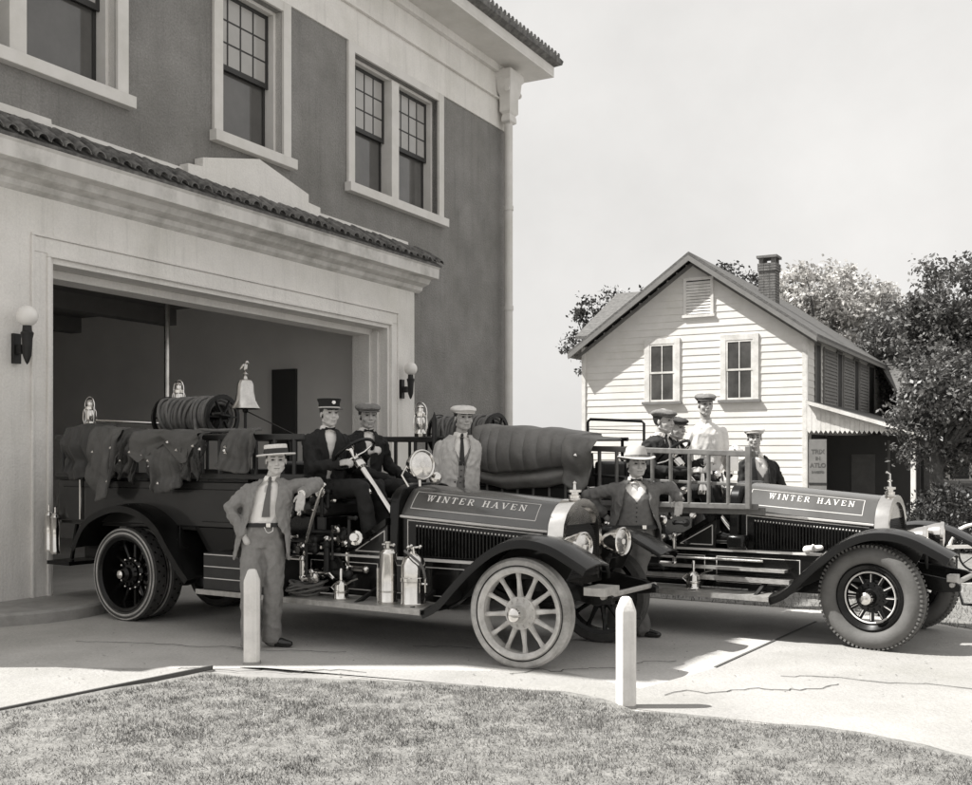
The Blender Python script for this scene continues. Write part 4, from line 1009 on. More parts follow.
# ---------------------------------------------------------------- coats draped over the rails
def drape(label, O, ang, top, low, y, m, folds=5, amp=.02, seed=0, bulge=.04, group=None, cat='coat', name='firefighter_coat', slant=0.0, back=.07):
    """top: [(px,py)..] upper edge, low: [(px,py)..] hem; pixels are converted once to the plane of the rail"""
    T = [on_plane(O, ang, *p, y) for p in top]; Lw = [on_plane(O, ang, *p, y) for p in low]
    def samp(P, k):
        d = [0]
        for i in range(1, len(P)): d.append(d[-1]+math.dist(P[i],P[i-1]))
        s = k*d[-1]
        for i in range(1, len(P)):
            if s <= d[i]+1e-9:
                f = (s-d[i-1])/max(1e-6,d[i]-d[i-1]); return (P[i-1][0]+(P[i][0]-P[i-1][0])*f, P[i-1][1]+(P[i][1]-P[i-1][1])*f)
        return P[-1]
    nu, nv = 40, 22; G = []; rs = random.Random(seed); ph = [rs.uniform(0,6) for _ in range(4)]; fr = [folds*rs.uniform(.8,1.2), folds*2.3, folds*.5]
    for j in range(-3, nv+1):
        r = []
        for i in range(nu+1):
            k = i/nu; a = samp(T, k); c = samp(Lw, k)
            if j < 0:
                r.append((a[0]+.02*math.sin(9*k+ph[0]), y+back*(-j)/3, a[1]+.012+.010*math.sin(12*k+ph[1]+j))); continue
            v = j/nv; kk = k+slant*v
            f = amp*(v**.6)*(math.sin(2*PI*fr[0]*kk+ph[0])+.45*math.sin(2*PI*fr[1]*kk+ph[1])+.6*math.sin(2*PI*fr[2]*kk+ph[2]))
            nz = noise.noise(Vector((k*5+seed, v*4, seed)))*amp*1.4
            x = a[0]+(c[0]-a[0])*v; z = a[1]+(c[1]-a[1])*v
            r.append((x+f*.4, y-bulge*math.sin(PI*min(1,v*1.3+.1))-.02-f-nz, z+.6*nz*v))
        G.append(r)
    q = MB(); q.grid(G)
    o = q.build(name, m, None, smooth=70, solid=.007); o.location = O; o.rotation_euler = (0,0,ang)
    tag(o, label, cat, group)
    for k in range(1 if 'grey coat' in label else 3):
        j = rs.randint(9, nv); i = rs.randint(4, nu-4); p = Vector(G[j][i]); c = MB(); c.lathe([(0,-.004),(.011,-.004),(.012,.006),(0,.008)], p+Vector((0,-.012,0)), (rs.uniform(-.3,.3),-1,.3), 10); c.bar(p+Vector((-.018,-.014,0)), p+Vector((.018,-.014,-.008)), .006, .008); c.build('buckle', M['nickel'], o)
    return o
g1 = 'firemen\'s coats hung over the side of the bell engine'
drape('crumpled dark rubber coat heaped beside the doorway pillar, below the first lantern', LO, LA, [(70,428),(90,425),(112,427)], [(66,470),(72,481),(88,476),(95,490),(103,470),(112,462)], -.76, M['coat'], 4, .03, 1, .07, g1)
drape('dark coat with a long pointed tail hanging lowest in the coat row', LO, LA, [(98,427),(125,430)], [(86,476),(94,492),(97,501),(108,500),(112,478),(118,462)], -.83, M['coat2'], 3, .022, 2, .05, g1, slant=.3)
drape('pleated coat with several narrow tails, third from the rear wheel end', LO, LA, [(115,430),(145,431)], [(103,474),(112,480),(118,470),(122,482),(126,470),(133,486),(135,478)], -.80, M['coat'], 6, .025, 3, .05, g1, slant=.3)
drape('broad smooth coat draped in a wide triangle over the middle of the rail', LO, LA, [(136,432),(172,431),(201,433)], [(131,455),(139,463),(164,444),(183,464),(188,462),(194,450),(201,440)], -.86, M['coat2'], 1.4, .012, 4, .03, g1, slant=.1)
drape('dark coat hanging from under the broad triangular one', LO, LA, [(146,442),(184,446)], [(150,470),(154,494),(168,493),(181,488),(184,470)], -.80, M['coat2'], 4, .026, 5, .05, g1, slant=.15)
drape('narrow folded coat beside the open ladder rungs', LO, LA, [(188,434),(206,434)], [(183,478),(190,482),(194,472),(199,481),(203,462),(207,445)], -.83, M['coat'], 5, .022, 6, .03, g1, slant=.35)
drape('separate short coat alone over the rail below the bell', LO, LA, [(232,431),(259,430)], [(215,466),(222,470),(236,473),(246,474),(252,466),(256,445)], -.80, M['coat2'], 3, .022, 7, .04, g1, slant=.2)
g2 = 'pale coats hung over the side of the other engine'
def padded_cover():
    T = [(474,428),(500,429),(540,431),(582,436)]; Lw = [(474,470),(500,473),(540,469),(582,464)]
    t = thing('leather_cover', 'bulky padded leather cover with upright tufts, beside the man in the pale suit', 'cover', RO, RA)
    def pt(k, v, P, Q): 
        i = min(2, int(k*3)); f = k*3-i; a = on_plane(RO, RA, P[i][0]+(P[i+1][0]-P[i][0])*f, P[i][1]+(P[i+1][1]-P[i][1])*f, -.86); c = on_plane(RO, RA, Q[i][0]+(Q[i+1][0]-Q[i][0])*f, Q[i][1]+(Q[i+1][1]-Q[i][1])*f, -.86)
        return a[0]+(c[0]-a[0])*v, a[1]+(c[1]-a[1])*v
    G = []; nu = 108
    for j in range(-4, 17):
        r = []
        for i in range(nu+1):
            k = i/nu; v = max(0, j/16); x, z = pt(k, v, T, Lw)
            tuft = abs(math.sin(PI*k*9))**.55*math.sin(PI*min(1,max(0,v*1.02)))**.6
            y = -.72-.20*math.sin(PI*min(1,.5*v+.22))-.030*tuft*(.5+.5*v)
            if j < 0: y = -.72-.20*math.sin(PI*.22)+.10*(-j); z += .03*math.sin(PI*(-j)/5)+.004*math.sin(k*30)
            z += .006*math.sin(k*19)
            r.append((x, y, z))
        G.append(r)
    b = MB(); b.grid(G); b.build('padded_panel', M['cover'], t, smooth=75, solid=.03)
    L2 = [(474,482),(500,489),(540,487),(578,478)]; G = []
    for j in range(11):
        r = []
        for i in range(nu+1):
            k = i/nu; v = j/10; x, z = pt(k, v, Lw, L2); r.append((x, -.70-.13*math.sin(PI*(.15+.8*v))+.01*noise.noise(Vector((k*6,v*3,2))), z))
        G.append(r)
    b = MB(); b.grid(G); b.build('lower_roll', M['coat3'], t, smooth=75, solid=.02)
    b = MB()
    for m in range(1,9):
        k = m/9; x, z = pt(k, .86, T, Lw); b.ell((x, -.90, z), (.012,.008,.012), None, 8, 6)
    b.build('button', M['nickel'], t)
padded_cover()
drape('smooth grey coat with a buckled cuff, nearly touching the fedora man\'s elbow', RO, RA, [(569,435),(600,440)], [(563,483),(570,488),(581,493),(588,486),(592,470)], -.94, M['cover'], 1.0, .012, 31, .10, None, back=.45)

# ---------------------------------------------------------------- things standing on the running boards
def at_engine(O, ang, x, y, z): return loc2w(O, ang, (x,y,z))
def ext_tall(label, x, y):
    t = thing('fire_extinguisher', label, 'extinguisher', at_engine(LO,LA,x,y,.413), LA, None)
    MB().lathe([(0,0),(.078,0),(.08,.02),(.074,.03),(.074,.42),(.079,.43),(.06,.46),(.025,.475),(0,.476)], n=28).build('tank', M['nickel'], t)
    q = MB(); q.lathe([(0,.47),(.022,.47),(.022,.51),(.035,.515),(.035,.53),(0,.53)], n=14); q.cyl((-.06,0,.50),(.06,0,.50),.010,.010,8); q.ell((.06,0,.5),.016,None,10,8); q.build('valve', M['brass'], t)
    q = MB(); q.cyl((-.095,-.02,.0),(-.095,-.02,.30),.013,.013,8); q.lathe([(.076,.1),(.079,.1),(.079,.115),(.076,.115)],n=28,closed=True); q.build('bracket', M['brass'], t)
def ext_fat(label, x, y):
    t = thing('fire_extinguisher', label, 'extinguisher', at_engine(LO,LA,x,y,.413), LA, None)
    MB().lathe([(0,0),(.108,0),(.11,.02),(.104,.03),(.104,.20),(.110,.205),(.110,.235),(.104,.24),(.104,.34),(.085,.40),(.04,.435),(0,.44)], n=30).build('tank', M['nickel'], t)
    q = MB(); q.lathe([(0,.43),(.035,.43),(.035,.455),(.02,.46),(.02,.49),(0,.49)], n=14)
    for k in range(3):
        tt = k*2*PI/3+.4; q.tube([(0,0,.485),(.05*math.cos(tt),.05*math.sin(tt),.492)],.008,6); q.ell((.06*math.cos(tt),.06*math.sin(tt),.492),.018,None,8,6)
    q.build('valve', M['nickel'], t)
    q = MB(); q.tube(spline([(-.06,-.02,.45),(-.01,-.10,.46),(.08,-.12,.42),(.135,-.06,.34),(.15,-.03,.22)],6),.011,8); q.build('hose', M['hose'], t)
    q = MB(); q.tube([(.15,-.03,.24),(.15,-.03,.12)],[.014,.008],8); q.tube([(.11,-.03,.19),(.17,-.03,.19)],.009,6); q.build('nozzle', M['nickel'], t)
ext_tall('slim polished metal extinguisher on the running board, between oil can and fat extinguisher', -1.31, -.72)
ext_fat('fat polished soda acid extinguisher with hose, on the running board beside the mudguard', -1.06, -.70)
def can(label, O, ang, x, y):
    t = thing('oil_can', label, 'oil can', at_engine(O,ang,x,y,.413), ang, 'oil cans on the running boards')
    MB().lathe([(0,0),(.07,0),(.072,.01),(.065,.02),(.065,.06),(.07,.065),(.07,.075),(.063,.08),(.06,.13),(.035,.16),(.016,.17),(.015,.26),(.01,.27),(0,.27)], n=22).build('can_body', M['nickel'], t)
    q = MB(); q.tube([(.05,0,.13),(.12,.0,.17),(.19,0,.19)],[.012,.009,.006],8); q.tube([(-.06,0,.06),(-.11,0,.10),(-.06,0,.14)],.006,6); q.build('spout', M['nickel'], t)
can('small bright oil can with a spout, standing behind the slim extinguisher', LO, LA, -1.83, -.72)
can('small bright oil can on the running board beside the fedora man\'s hand', RO, RA, -1.63, -.72)
# coil of rope on the near running board
q = MB(); rs = random.Random(4)
for k in range(9):
    r0 = rs.uniform(.09,.14); z = .02+k*.012; ex = rs.uniform(-.03,.03)
    q.tube([(r0*1.3*math.cos(a)+ex, r0*.8*math.sin(a), z+.02*math.sin(2*a+k)) for a in [2*PI*i/24 for i in range(24)]], .012, 6, closed=True)
o = q.build('rope_coil', M['wood'], None); o.location = at_engine(LO,LA,-2.25,-.70,.413); tag(o, 'loose coil of rope lying on the running board behind the man in the boater', 'rope')
# ================================================================ people
def lerp(a, b, t): return a+(b-a)*t
def tab(T, t):
    if t <= T[0][0]: return T[0][1]
    for (a, va), (b, vb) in zip(T, T[1:]):
        if t <= b:
            k = (t-a)/(b-a); k = k*k*(3-2*k); return va+(vb-va)*k
    return T[-1][1]
def hand(mb, wr, d, nrm, side, curl=.5, spread=.008, s=1.0):
    """palm plus four unequal fingers and a thumb; d finger direction, nrm palm-side normal, side = vector towards the thumb"""
    wr = Vector(wr); d = Vector(d).normalized(); n = Vector(nrm); n = (n-d*n.dot(d)).normalized(); lat = d.cross(n)
    if lat.dot(Vector(side)) < 0: lat = -lat
    offs = (.030,.010,-.010,-.029); lens = (.070,.079,.073,.056)
    for o in offs: mb.cap(wr+lat*o*.55*s+d*.005, wr+d*.088*s+lat*o*s, .0145*s, .0125*s, 8)
    mb.cap(wr-d*.02, wr+d*.05*s, .027*s, .024*s, 10)
    for i, (o, l) in enumerate(zip(offs, lens)):
        p = wr+d*.088*s+lat*o*s; a = curl*(.55+.08*i); dd = d+lat*(o*spread/.01*.25); q = p
        for k, f in enumerate((.45,.32,.23)):
            dirv = (d*math.cos(a)+n*math.sin(a)+lat*o*spread*40).normalized(); e = q+dirv*l*f*s; mb.cap(q, e, (.0098-.0008*k)*s, (.0090-.0008*k)*s, 8); q = e; a += curl*(.75)
    tb = wr+d*.022*s+lat*.026*s
    t1 = tb+(d*.6+lat*.62+n*.35).normalized()*.042*s; t2 = t1+(d*.85+lat*.2+n*.45*max(.4,curl)).normalized()*.034*s
    mb.cap(tb, t1, .014*s, .011*s, 8); mb.cap(t1, t2, .0108*s, .0085*s, 8)

def person(label, loc, J, o, group=None):
    S = o.get('s', 1.0)
    V = {k: Vector(v) for k, v in J.items() if hasattr(v, '__len__')}
    skin = M[o.get('skin', 'skin')]
    up = o.get('up', .045)
    V['neck'].z += up; V['sh_a'].z += up*.75; V['sh_b'].z += up*.75
    hd = V['head']; yaw = R(o.get('yaw', 0)); pitch = R(o.get('pitch', 0)); roll = R(o.get('roll', 0))
    HM = Matrix.Translation(hd) @ Matrix.Diagonal((1.10*o.get('fx',1), 1.09, 1.09*o.get('fz',1), 1)) @ Matrix.Rotation(yaw,4,'Z') @ Matrix.Rotation(roll,4,'Y') @ Matrix.Rotation(pitch,4,'X')
    H3 = HM.to_3x3()
    def hp(x, y, z): return HM @ Vector((x,y,z))
    B = MB()
    fat = o.get('fat', 1.0)
    # head
    B.ell(hp(0,.012,.035), (.073,.094,.082), H3, 20, 14)
    B.ell(hp(0,-.020,-.035), (.060*fat**.5,.072,.072), H3, 18, 12)
    B.ell(hp(0,-.040,-.072), (.046*fat,.045,.040), H3, 14, 10)
    B.ell(hp(0,-.066,-.093), (.024,.020,.017), H3, 12, 8)
    for s in (-1, 1):
        B.ell(hp(s*.036,-.060,-.030), (.024*fat,.026,.026), H3, 12, 8)       # cheek
        B.cap(hp(s*.010,-.088,.024), hp(s*.045,-.072,.022), .011, .009, 8)    # brow
        B.ell(hp(s*.074,.004,-.012), (.007,.015,.026), H3, 10, 8)             # ear
        B.cap(hp(s*.05,.01,-.06), hp(s*.028,-.055,-.085), .018*fat, .016*fat, 8)
    B.cap(hp(0,-.088,.016), hp(0,-.106,-.028), .009, .0135, 10)               # nose
    B.ell(hp(0.011,-.098,-.031), .0085); B.ell(hp(-.011,-.098,-.031), .0085)
    B.cap(hp(-.017,-.086,-.056), hp(.017,-.086,-.056), .0085, .0085, 8)       # upper lip
    B.cap(hp(-.013,-.084,-.070), hp(.013,-.084,-.070), .0085, .0085, 8)
    nb = V['neck']
    B.cap(nb+Vector((0,.01,-.02)), hp(0,.018,-.055), .060, .052, 14)
    # torso (inside the clothes)
    P0 = V['pelvis']; sa, sb = V['sh_a'], V['sh_b']
    B.cap(P0+Vector((-.06,0,0)), P0+Vector((.06,0,0)), .095, .095); B.cap(P0, lerp(P0,nb,.45), .10, .10); B.cap(lerp(P0,nb,.45), lerp(P0,nb,.78), .105, .11)
    dz = Vector((0,0,-.035)); B.cap(lerp(sa,nb,.15)+dz, lerp(sb,nb,.15)+dz, .040, .040); B.cap(lerp(P0,nb,.72), lerp(P0,nb,.9), .09, .05)
    for q in 'ab':
        B.cap(lerp(V['sh_'+q],nb,.12)+dz, V['el_'+q], .040, .036); B.cap(V['el_'+q], V['wr_'+q], .036, .025)
        B.cap(P0+Vector((-.08 if q == 'a' else .08, 0, -.02)), V['kn_'+q], .078, .055); B.cap(V['kn_'+q], V['an_'+q], .052, .036)
        B.cap(V['an_'+q], V['an_'+q]+Vector(o['toe_'+q])*.10+Vector((0,0,-.035)), .032, .022)
        h = o.get('hand_'+q)
        if h: hand(B, V['wr_'+q], *h[:3], **(h[3] if len(h) > 3 else {}))
        else: B.cap(V['wr_'+q], V['wr_'+q]+(V['wr_'+q]-V['el_'+q]).normalized()*.07, .026, .03)
    root = link('person', remesh(B, .0050, 6, fac=.4), skin); root.location = loc
    tag(root, label, 'person', group)
    def part(name, me, m): return link(name, me, M[m], root)
    # face details
    b = MB()
    for s in (-1, 1): b.ell(hp(s*.030,-.0835,.004), (.012,.007,.0062), H3, 10, 8)
    each(b, 'eye', M['eye'], root)
    b = MB()
    for s in (-1, 1): b.cap(hp(s*.014,-.0985,.027), hp(s*.046,-.083,.028), .0042, .003, 6)
    each(b, 'eyebrow', M['brow'], root)
    b = MB(); b.cap(hp(-.019,-.0915,-.0632), hp(.019,-.0915,-.0632), .0028, .0028, 6); b.build('mouth', M['lip'], root)
    # hair
    b = MB(); rings = []
    for z, w, d, sp in ((-.035,.060,.068,12),(-.01,.0735,.085,4),(.02,.0765,.097,-22),(.05,.077,.1,-34),(.085,.07,.09,-34)):
        n = 20; r = []
        for i in range(n+1):
            t = R(sp)+R(180-2*sp)*i/n; r.append(hp(w*math.cos(t)*1.0, .012+d*math.sin(t)*1.0, z))
        r2 = []
        for i in range(n, -1, -1):
            t = R(sp)+R(180-2*sp)*i/n; r2.append(hp(w*.85*math.cos(t), .012+d*.85*math.sin(t), z))
        rings.append(r+r2)
    b.loft(rings); b.build('hair', M[o.get('hair','hair')], root, recalc=True)
    # ---- hats
    hat = o['hat']; tl = R(o.get('tilt', 0)); rl = R(o.get('hroll', 0))
    TM = HM @ Matrix.Translation((0,.006,.042)) @ Matrix.Rotation(rl,4,'Y') @ Matrix.Rotation(tl,4,'X')
    def tb(b): b.v = [tuple(TM @ Vector(p)) for p in b.v]; return b
    def oval(prof, n=32, ky=1.13, dip=0, closed=False):
        b = MB(); rings = []
        for r, z in prof: rings.append([(r*math.cos(t), r*ky*math.sin(t), z - dip*(r**2)*60*abs(math.sin(t))**2 + 0) for t in [2*PI*i/n for i in range(n)]])
        if closed: rings.append(rings[0])
        b.loft(rings, cap=not closed); return b
    if hat == 'boater':
        h = tb(oval([(.088,-.002),(.146,-.006),(.150,.0),(.146,.006),(.090,.007),(.088,.075),(.082,.081),(0.0,.082)])).build('straw_boater', M['straw'], root, recalc=True)
        tb(oval([(.0895,.008),(.0935,.008),(.0925,.048),(.0885,.048)], closed=True)).build('hat_band', M['band'], h, recalc=True)
    elif hat == 'fedora':
        b = MB(); rings = []
        for r, z, pin in ((.086,.002,0),(.145,-.004,0),(.150,.0,0),(.145,.006,0),(.090,.012,0),(.086,.05,.1),(.078,.095,.25),(.066,.112,.4),(.04,.100,.5),(.0,.092,0)):
            rg = []
            for i in range(36):
                t = 2*PI*i/36; rr = r*(1-pin*.5*max(0,-math.sin(t))*abs(math.cos(t))); k = (r > .1)*(.022*(math.cos(t)**2)-.012*max(0,-math.sin(t)))
                rg.append((rr*math.cos(t), rr*1.14*math.sin(t), z+k))
            rings.append(rg)
        b.loft(rings); h = tb(b).build('fedora', M['felt'], root, recalc=True, smooth=60)
        tb(oval([(.0885,.012),(.092,.012),(.0905,.034),(.087,.034)], closed=True)).build('hat_band', M['capg'], h, recalc=True)
    elif hat == 'chief':
        h = tb(oval([(.084,.0),(.088,.002),(.088,.045),(.100,.078),(.098,.084),(.0,.088)])).build('peaked_cap', M['suit_d'], root, recalc=True)
        tb(oval([(.0885,.004),(.0905,.004),(.0905,.014),(.0885,.014)], closed=True)).build('cap_braid', M['line'], h, recalc=True)
        b = MB(); G = []
        for j in range(5):
            G.append([((.088+.032*j/4)*math.cos(t), (.1+.045*j/4*math.sin(-t)) *math.sin(t), .004-.016*j/4*abs(math.sin(t))) for t in [R(-155)+R(130)*i/14 for i in range(15)]])
        b.grid(G); tb(b).build('visor', M['black'], h, solid=.004)
        b = MB(); b.lathe([(0,0),(.018,0),(.016,.005),(0,.008)], (0.0,-.103,.05), (0,-1,.15), 14); tb(b).build('cap_badge', M['nickel'], h)
    else:
        cm = M[o.get('capm', 'capg')]
        b = MB(); rings = []
        for r, z, fw in ((.078,.0,0),(.088,.004,0),(.104,.020,.012),(.112,.032,.018),(.108,.046,.016),(.088,.060,.008),(.05,.068,0),(.0,.07,0)):
            rings.append([(r*math.cos(t), r*1.08*math.sin(t)-fw*max(0,-math.sin(t)), z-.012*(r/.11)*max(0,-math.sin(t))+.004*math.cos(4*t)*(r/.11)) for t in [2*PI*i/32 for i in range(32)]])
        b.loft(rings); h = tb(b).build('flat_cap', cm, root, recalc=True, smooth=60)
        b = MB(); G = []
        for j in range(5):
            G.append([((.078+.020*j/4)*math.cos(t), .084*math.sin(t)-.052*(j/4)*abs(math.sin(t))**.8, .006-.014*j/4*abs(math.sin(t))) for t in [R(-158)+R(136)*i/14 for i in range(15)]])
        b.grid(G); tb(b).build('visor', cm, h, solid=.007)
    # ---- shoes
    if o.get('shoes', True):
        for q in 'ab':
            b = MB(); t = Vector(o['toe_'+q]).normalized(); A = V['an_'+q]; zb = A.z-.075
            b.cap(A+Vector((0,0,.0))-t*.01, A-t*.02+Vector((0,0,-.04)), .042, .038); b.cap(Vector((A.x,A.y,zb+.036))-t*.035, Vector((A.x,A.y,zb+.036))+t*.09, .036, .040); b.cap(Vector((A.x,A.y,zb+.034))+t*.08, Vector((A.x,A.y,zb+.026))+t*.17, .041, .028)
            part('shoe', remesh(b, .007, 2), 'shoe')
    # ---- torso shells
    rt = (sb-sa); rt.z *= .35; rt.normalize(); fw = Vector((rt.y, -rt.x, 0)).normalized()
    if o.get('flip'): fw = -fw
    hipr = Vector(o.get('hipr', (rt.x, rt.y, 0))).normalized()
    SW = (sb-sa).length/2
    def frame(t):
        k = min(1,max(0,t)); r = lerp(hipr, rt, k).normalized(); f = Vector((r.y,-r.x,0)).normalized(); c = P0+(nb-P0)*t + f*(.012*math.sin(PI*min(1,max(0,t)))) ; return c, r, f
    kW = SW/.19
    TW = [(-.5,.20),(0,.178*fat),(.3,.160*fat),(.6,.172*max(kW,1)),(.8,.185*kW),(.9,.165*kW),(.965,.105),(1.0,.074),(1.04,.066)]
    TD = [(-.5,.135),(0,.128*fat),(.3,.125*fat),(.6,.125*fat),(.8,.115),(.9,.098),(.965,.080),(1.0,.070),(1.04,.064)]
    def ringpt(t, th, dw=0.0):
        c, r, f = frame(t); w = tab(TW,t)+dw; d = tab(TD,t)+dw
        sn, cs = math.sin(th), math.cos(th); e = .86
        x = w*math.copysign(abs(sn)**e, sn); y = d*math.copysign(abs(cs)**e, cs)
        p = c+r*x+f*y
        fl = o.get('flare_b', 0)
        if fl and dw > 0 and t < .45 and sn > 0 and cs > .1: p += (r*fl + f*fl*.3)*((.45-t)*cs)
        return p
    def shell(b, ts, gap, dw, th=.014, n=44):
        rings = []
        for t in ts:
            g = gap(t); ga, gb = g if hasattr(g,'__len__') else (g, g)
            A = [gb+(2*PI-ga-gb)*i/n for i in range(n+1)]
            rings.append([ringpt(t, a, dw) for a in A]+[ringpt(t, a, dw-th) for a in A[::-1]])
        b.loft(rings)
    def fulltorso(b, ts, dw, n=36):
        b.loft([[ringpt(t, 2*PI*i/n, dw) for i in range(n)] for t in ts])
    # ---- trousers (follow the torso at the waist)
    if o.get('trousers'):
        b = MB(); lw = o.get('leg', .080); tt = o.get('beltt', .10)+.03
        tsx = [-.14,-.08,0,.1,.2,.3,.4]; tsx = [t for t in tsx if t < tt]+[tt]
        b.loft([[ringpt(t, 2*PI*i/36, -.004 if t > .02 else -.022) for i in range(36)] for t in tsx])
        b.cap(P0+Vector((-.07,0,-.01)), P0+Vector((.07,0,-.01)), .108*fat**.5, .108*fat**.5, 16)
        for q, sx in (('a',-.088),('b',.088)):
            hpv = P0+Vector((sx,0,-.05)); an = V['an_'+q]; b.cap(hpv+Vector((0,0,.03)), V['kn_'+q], .110, lw, 16); b.cap(V['kn_'+q], an, lw-.002, lw-.012, 16)
            dn = (an-V['kn_'+q]).normalized(); b.cyl(lerp(V['kn_'+q],an,.3), an+dn*.035, lw-.008, lw-.004, 18)
        part('trousers', remesh(b, .009, 5, wr=.010, wscale=7), o['trousers'])
    T0 = [0,.08,.16,.24,.32,.4,.48,.56,.64,.72,.8,.86,.91,.95,.985,1.0]
    b = MB(); st_ = o.get('beltt', .10)-.02; fulltorso(b, [st_]+[t for t in T0 if t > st_+.02], -.014 if o.get('jacket') else .004)
    if not o.get('jacket'):
        for q in 'ab': b.cap(lerp(V['sh_'+q],nb,.08)+Vector((0,0,-.028)), V['el_'+q], .058, .052, 14); b.cap(V['el_'+q], lerp(V['el_'+q], V['wr_'+q], o.get('sleeve', .92)), .055, .044, 14)
    part('shirt', remesh(b, .009, 4, wr=.004 if o.get('jacket') else .007, wscale=9), o.get('shirt','shirt'))
    # collar
    b = MB(); n = 24; rings = []
    c0 = nb+Vector((0,0,.012)); ax = (hp(0,.01,-.07)-c0).normalized()
    for rr, zz in ((.068,-.012),(.066,.03),(.062,.033),(.060,-.012)):
        rings.append([c0+rt*rr*math.sin(t)+fw*(rr*1.02)*math.cos(t)+ax*(zz-(.016 if math.cos(t) > .8 else 0)) for t in [2*PI*i/n for i in range(n)]])
    rings.append(rings[0]); b.loft(rings, cap=False); 
    for s in (-1, 1):   # collar points
        A = [c0+fw*.069+rt*s*.006+ax*.018, c0+fw*.058+rt*s*.045+ax*.03, c0+fw*.078+rt*s*.048-ax*.030, c0+fw*.083+rt*s*.022-ax*.022]
        b.hexa([p for p in A]+[p+fw*.004 for p in A])
    b.build('shirt_collar', M[o.get('shirt','shirt')], root, recalc=True)
    if o.get('vest'):
        b = MB(); shell(b, [.0,.08,.16,.24,.32,.4,.48,.56,.62,.68,.74,.8,.86,.9], lambda t: 0.0 if t < .60 else (t-.60)*1.9, .0, .012)
        part('waistcoat', remesh(b, .008, 3, wr=.004, wscale=12), o['vest'])
        b = MB()
        for k in range(6): b.ell(ringpt(.08+.095*k, 0.0, .004), .0065, None, 8, 6)
        each(b, 'waistcoat_button', M['tie_d'], root)
    # tie
    if o.get('tie') == 'long':
        b = MB(); L = []
        t = .985
        off = .004 if not o.get('vest') else .0
        while t > o.get('tie_end', .25):
            k = (.985-t); w = .011+.05*min(1,k*1.6)*.5 if k > .05 else .018
            L.append((t, w)); t -= .05
        for (t1, w1), (t2, w2) in zip(L, L[1:]):
            A = []
            for t, w in ((t1,w1),(t2,w2)):
                c, r, f = frame(t); sway = r*o.get('tsway',0)*(.985-t)
                for s in (-1,1): A.append(ringpt(t,0,-.012)+f*.006+r*s*w+sway)
            A = [A[0],A[1],A[3],A[2]]; b.hexa(A+[p+fw*.007 for p in A])
        b.ell(c0+fw*.078-ax*.002, (.016,.012,.018)); b.build('necktie', M[o.get('tiem','tie_g')], root, recalc=True)
    elif o.get('tie') == 'bow':
        b = MB()
        for s in (-1, 1):
            c1 = c0+fw*.080+ax*.000; A = [c1+ax*.005, c1-ax*.005, c1+rt*s*.048-ax*.020, c1+rt*s*.048+ax*.018]; b.hexa(A+[p+fw*.010 for p in A])
        b.ell(c0+fw*.086, .009); b.build('bow_tie', M['tie_d'], root, recalc=True)
    # belt
    if o.get('belt'):
        b = MB(); n = 36; t0 = o.get('beltt', .10)
        rings = [[ringpt(t, 2*PI*i/n, d) for i in range(n)] for t, d in ((t0-.035,.004),(t0+.035,.004),(t0+.035,-.01),(t0-.035,-.01))]; rings.append(rings[0]); b.loft(rings, cap=False); bo = b.build('belt', M['tie_d'], root, recalc=True)
        q = ringpt(t0, .08, .008); b = MB(); b.box(q.x-.02,q.x+.02,q.y-.006,q.y+.004,q.z-.018,q.z+.018); b.build('buckle', M['nickel'], bo, bevel=.003)
    # jacket
    if o.get('jacket'):
        g = o['gap']; hem = o.get('hem', -.40)
        b = MB(); ts = [hem+(0-hem)*i/5 for i in range(5)]+T0[:-1]+[1.0,1.02]
        shell(b, ts, g, o.get('bulk', .024))
        for q in 'ab':
            s0 = V['sh_'+q]+Vector((0,0,-.030)); s1 = V['el_'+q]; s2 = V['wr_'+q]; s0 = lerp(s0, nb, .07)
            b.cap(lerp(s0, nb, .35)+Vector((0,0,-.012)), s0, .052, .062, 14); b.cap(s0, s1, .066, .058, 16)
            e = lerp(s1, s2, .94); b.cap(s1, e, .058, .046, 16); dn = (s2-s1).normalized(); b.cyl(lerp(s1,s2,.6), e+dn*.028, .052, .050, 16)
        part('jacket', remesh(b, .0080, 4, wr=.011, wscale=9), o['jacket'])
        for s in (-1, 1):
            b = MB(); rows = []
            lt0 = o.get('lap0', .50)
            for i in range(12):
                t = lt0+(.985-lt0)*i/11; gg = g(t); gg = gg[1] if s > 0 and hasattr(gg,'__len__') else (gg[0] if hasattr(gg,'__len__') else gg)
                k = i/11; lw = (.62*k if k < .72 else .62*.72*(1-(k-.72)*.9)-(.12 if .72 <= k < .8 else 0))
                lw = max(.02, lw)
                rows.append([ringpt(t, s*(gg-.03+ (lw+.03)*j/5), .028-.004*j/5) for j in range(6)])
            b.loft([[*r, *[p-(fw*.010) for p in r[::-1]]] for r in rows])
            b.build('lapel', M[o['jacket']], root, recalc=True, smooth=50)
        b = MB()
        for q in 'ab':
            s1 = V['el_'+q]; s2 = V['wr_'+q]; dn = (s2-s1).normalized(); b.cyl(lerp(s1,s2,.88), lerp(s1,s2,.94)+dn*.030, .033, .034, 16)
        each(b, 'shirt_cuff', M['shirt'], root)
        if o.get('button') is not None:
            b = MB()
            for t in o['button']: b.ell(ringpt(t, -(g(t)[0] if hasattr(g(t),'__len__') else g(t))-.12, .026), .011, None, 10, 6)
            each(b, 'jacket_button', M['tie_d'], root)
    return root

def rel(px, py, ox, base, sc, y=0.0): return ((px-ox)/sc, y, (base-py)/sc)
def standing(px_table, ox, base, sc): return {k: rel(*v[:2], ox, base, sc, v[2] if len(v) > 2 else 0) for k, v in px_table.items()}

